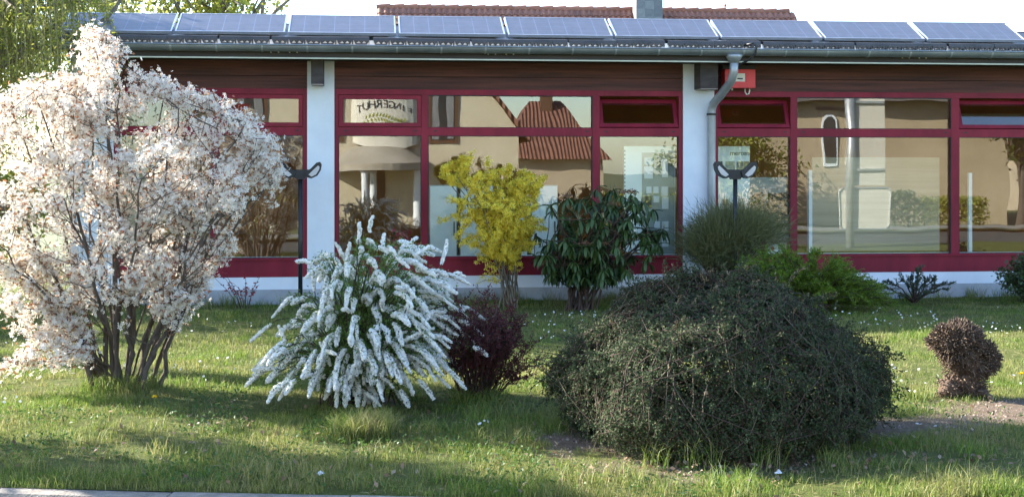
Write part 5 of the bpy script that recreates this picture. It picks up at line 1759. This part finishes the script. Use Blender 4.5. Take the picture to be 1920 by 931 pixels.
def make_blades(x, y, h, w, lean=0.55):
    n = len(x)
    a = RNG.random(n) * 2 * np.pi
    l = lean * (0.3 + RNG.random(n))
    b = np.stack([x, y, ground_z(x, y) * np.clip(kerb_dist(x, y) / 0.4, 0, 1) - 0.004], -1)
    dirv = np.stack([np.cos(a), np.sin(a), np.zeros(n)], -1)
    fa = RNG.random(n) * 2 * np.pi
    s = np.stack([np.cos(fa), np.sin(fa), np.zeros(n)], -1) * w[:, None] * 0.5
    mid = b + dirv * (h * l * 0.3)[:, None] + np.array([0, 0, 1]) * (h * 0.58)[:, None]
    tip = b + dirv * (h * l)[:, None] + np.array([0, 0, 1]) * (h * (1 - 0.25 * l))[:, None]
    V = np.stack([b - s, b + s, mid + s * 0.75, mid - s * 0.75, tip + s * 0.12, tip - s * 0.12], 1).reshape(-1, 3)
    o = np.arange(n)[:, None] * 6
    F = np.concatenate([o + [[0, 1, 2, 3]], o + [[3, 2, 4, 5]]], 0)
    return V, F


G = []
G.append(make_blades(*blades(135000, -11.6, -7.0, 0.016, 0.055, 0.0036, thin)))
G.append(make_blades(*blades(120000, -7.0, -0.06, 0.022, 0.058, 0.0058, thin)))
patch = lambda x, y: np.clip((vnoise(x, y, 1.3, 41) - 0.5) * 4, 0.02, 1)
G.append(make_blades(*blades(6500, -11.4, -8.2, 0.05, 0.12, 0.0042, patch), 0.9))
# tufts: around trunks, along kerb and wall, one big clump
tx, ty, th_ = [], [], []
def tuft(cx, cy, r, n, h):
    a, q = RNG.random(n) * 6.28, np.sqrt(RNG.random(n)) * r
    tx.append(cx + np.cos(a) * q); ty.append(cy + np.sin(a) * q); th_.append(h * (0.45 + 0.75 * RNG.random(n)))
for c in ((-1.95, -7.1, 0.32, 900, 0.16), (-0.02, -9.15, 0.22, 1100, 0.19), (-0.12, -9.25, 0.15, 500, 0.15), (0.82, -7.95, 0.22, 450, 0.13), (1.95, -10.35, 0.12, 60, 0.22), (2.35, -10.4, 0.10, 50, 0.22), (1.72, -10.3, 0.12, 70, 0.18), (4.15, -8.1, 0.2, 350, 0.12)):
    tuft(*c)
for k in range(80):
    cx = RNG.uniform(-4, 10)
    tuft(cx, -0.22 - 0.25 * RNG.random(), 0.12, 60, 0.12 + 0.10 * RNG.random())
for k in range(34):
    cx = RNG.uniform(-3.0, 3.5)
    cy = kline(cx, 0.05 + 0.4 * RNG.random())
    tuft(cx, cy, 0.13, 70, 0.10 + 0.06 * RNG.random())
for k in range(50):
    cx, cy = RNG.uniform(-3, 4.5), RNG.uniform(-10.8, -8.6)
    if dirt_mask(np.array([cx]), np.array([cy]))[0] < 0.3 and kerb_dist(cx, cy) > 0.15:
        tuft(cx, cy, 0.12, 60, 0.10 + 0.05 * RNG.random())
tx, ty, th_ = np.concatenate(tx), np.concatenate(ty), np.concatenate(th_)
ok = kerb_dist(tx, ty) > 0.01
tx, ty, th_ = tx[ok], ty[ok], th_[ok]
G.append(make_blades(tx, ty, th_, np.full(len(tx), 0.0052), 0.7))
g = npo('grass', merge(*G), M['grass'], kind='stuff')
tag(g, 'rough green spring lawn grass with dry patches', 'grass')

# dry thatch lying between the blades, soil crumbs on the bare patches
n = 60000
x, y = RNG.uniform(-6, 10.5, n), RNG.uniform(-11.4, -1.0, n)
ok = in_view(x, y, 0.8) & (RNG.random(n) > thin(x, y) * 0.75) & (RNG.random(n) > dirt_mask(x, y) * 0.9)
x, y = x[ok], y[ok]
n = len(x)
P = np.stack([x, y, ground_z(x, y) * np.clip(kerb_dist(x, y) / 0.4, 0, 1) + 0.004 + 0.014 * RNG.random(n)], -1)
a_ = RNG.random(n) * 6.28
th = npo('dry_thatch', inst(NARROW, LEAF_F, P, np.stack([np.cos(a_), np.sin(a_), RNG.normal(size=n) * 0.25], -1), rdir(n, 1.5), 0.03 + 0.05 * RNG.random(n), 0.004), leafmat('straw', [(0.20, 0.16, 0.08), (0.30, 0.25, 0.14), (0.16, 0.14, 0.06), (0.12, 0.14, 0.05)], 0.2, 0.8), kind='stuff')
tag(th, 'dry straw-coloured thatch lying in the thin turf', 'thatch')
n = 30000
x, y = RNG.uniform(0.6, 6.6, n), RNG.uniform(-10.8, -7.6, n)
ok = (dirt_mask(x, y) > 0.35) & (RNG.random(n) < 0.45)
x, y = x[ok], y[ok]
n = len(x)
CR = [(-0.5, -0.4, 0), (0.5, -0.5, 0), (0.4, 0.5, 0), (-0.5, 0.4, 0), (0, 0, 0.6)]
P = np.stack([x, y, ground_z(x, y) - 0.002], -1)
cr = npo('soil_crumbs', inst(CR, [(0, 1, 4), (1, 2, 4), (2, 3, 4), (3, 0, 4)], P, rdir(n) * [1, 1, 0.1], np.tile([0, 0, 1.0], (n, 1)), 0.005 + 0.016 * RNG.random(n) ** 3), leafmat('soil_crumb', [(0.13, 0.095, 0.07), (0.22, 0.17, 0.13), (0.30, 0.24, 0.19)], 0.0, 0.95), kind='stuff')
tag(cr, 'loose crumbs of bare brown soil', 'soil')

# broad-leaved weeds in the foreground turf
n = 5200
x, y = RNG.uniform(-3.5, 5.0, n * 3), RNG.uniform(-11.4, -7.4, n * 3)
ok = in_view(x, y, 0.6) & (RNG.random(n * 3) < np.clip((vnoise(x, y, 2.1, 51) - 0.52) * 5, 0, 1)) & (RNG.random(n * 3) > dirt_mask(x, y) * 0.85)
x, y = x[ok][:n], y[ok][:n]
n = len(x)
P = np.stack([x, y, ground_z(x, y) + 0.02 + 0.05 * RNG.random(n)], -1)
w = npo('ground_weeds', inst(LEAF, LEAF_F, P, rdir(n, 0.2), rdir(n, 1.5), 0.02 + 0.02 * RNG.random(n), 0.014), leafmat('weed_leaf', [(0.045, 0.10, 0.02), (0.075, 0.15, 0.03), (0.06, 0.12, 0.035)], 0.35), kind='stuff')
tag(w, 'low broad-leaved weeds growing through the grass', 'weeds')

# daisies
n = 900
x = np.concatenate([RNG.uniform(2.2, 9.5, n), RNG.uniform(1.2, 3.0, 90), RNG.uniform(-3.6, 0.2, 90)])
y = np.concatenate([RNG.uniform(-8.6, -2.0, n), RNG.uniform(-5.2, -2.2, 90), RNG.uniform(-7.5, -2.5, 90)])
ok = (vnoise(x, y, 0.9, 61) > 0.40) & (dirt_mask(x, y) < 0.3) & in_view(x, y)
x, y = x[ok], y[ok]
ex = np.array([0.62, 0.66, 0.78, 0.80, 0.74, 3.62, 3.60, 3.70, -2.62, -2.55, -2.5, -2.6])
ey = np.array([-9.05, -9.04, -9.06, -9.12, -9.16, -9.52, -9.62, -9.62, -8.0, -7.95, -8.05, -8.1])
x, y = np.concatenate([x, ex]), np.concatenate([y, ey])
n = len(x)
P = np.stack([x, y, ground_z(x, y) + 0.055 + 0.035 * RNG.random(n)], -1)
dz = npo('daisies', inst(*star(8, 0.20, 0.05), P, rdir(n), unit(RNG.normal(size=(n, 3)) * 0.35 + [-0.2, -0.25, 1]), 0.010 + 0.006 * RNG.random(n)), M['daisy'], kind='stuff')
tag(dz, 'small white daisies scattered over the lawn', 'daisies')
# dandelions
dme = None
for k, (x, y) in enumerate(((4.95, -7.35), (4.98, -7.62), (5.12, -7.2), (4.78, -7.5), (5.2, -8.75), (4.1, -6.6), (-1.55, -8.05), (-3.1, -6.3), (5.35, -7.5))):
    z = float(ground_z(x, y))
    t = thing('dandelion', 'single yellow dandelion flower in the grass', 'flower', (x, y, z), 0, 'dandelions in the lawn')
    n = 60
    Dv = unit(RNG.normal(size=(n, 3)) * [1, 1, 0.25] + [0, 0, 0.35])
    npo('flower_head', inst(NARROW, LEAF_F, np.tile([0.0, 0, 0.10], (n, 1)), Dv, rdir(n, 1), 0.022, 0.006), M['dandelion'], t)
    npo('stalk', tubes([(np.array([[0.01, 0, -0.01], [0.005, 0, 0.05], [0, 0, 0.10]]), np.array([0.003] * 3))], 5), M['stem_green'], t)
# leaf litter
n = 420
x, y = RNG.uniform(-3.0, 4.5, n * 3), RNG.uniform(-11.2, -7.8, n * 3)
ok = in_view(x, y, 0.4)
x, y = x[ok][:n], y[ok][:n]
xe, ye = CX + RNG.normal(size=150) * 0.7, -10.42 + RNG.normal(size=150) * 0.12
x, y = np.concatenate([x, xe]), np.concatenate([y, ye])
ok = kerb_dist(x, y) > 0.02
x, y = x[ok], y[ok]
n = len(x)
P = np.stack([x, y, ground_z(x, y) + 0.012 + 0.02 * RNG.random(n)], -1)
ll = npo('leaf_litter', inst(LEAF, LEAF_F, P, rdir(n), unit(RNG.normal(size=(n, 3)) * 0.4 + [0, 0, 1]), 0.025 + 0.03 * RNG.random(n), 0.025), M['dead_leaf'], kind='stuff')
tag(ll, 'dry brown leaves lying in the grass', 'leaf litter')
# scraps of white paper
def scrap(x, y, s, label):
    z = float(ground_z(x, y))
    m = MB()
    V = [(math.cos(a) * s * random.uniform(0.6, 1.1), math.sin(a) * s * random.uniform(0.6, 1.1), random.uniform(0.0, s * 0.5)) for a in np.linspace(0, 2 * math.pi, 7, endpoint=False)] + [(0, 0, s * 0.9)]
    m.add(V, [(i, (i + 1) % 7, 7) for i in range(7)] + [(6, 5, 4, 3, 2, 1, 0)])
    tag(m.build('paper_scrap', M['litter'], None, (x, y, z + 0.01)), label, 'litter')
scrap(2.36, -10.55, 0.028, 'crumpled white paper scrap in front of the dark mound')
scrap(-0.27, -10.38, 0.03, 'pale torn paper scrap near the kerb stones')
# red-leaved sprigs by the wall at the left
t = thing('red_leaf_sprig', 'slender red-leaved sprig growing at the wall base left of the spirea', 'plant', (-1.55, -0.6, 0.0))
lines, lp = [], []
for k in range(9):
    e = np.array([RNG.normal() * 0.22, RNG.normal() * 0.1, 0.22 + 0.3 * RNG.random()])
    p = bez((e[0] * 0.2, 0, 0), (e[0] * 0.4, 0, e[2] * 0.6), e, 5, 0.01)
    lines.append((p, np.linspace(0.005, 0.002, 5)))
    lp.append(along(p, 0.3 + 0.7 * RNG.random(14))[0])
npo('stems', tubes(lines, 4), M['bark_brown'], t)
P = np.concatenate(lp)
n = len(P)
npo('foliage', inst(LEAF, LEAF_F, P, rdir(n, 0.4), rdir(n, 0.6), 0.045, 0.022), M['red_leaf'], t, kind='stuff')
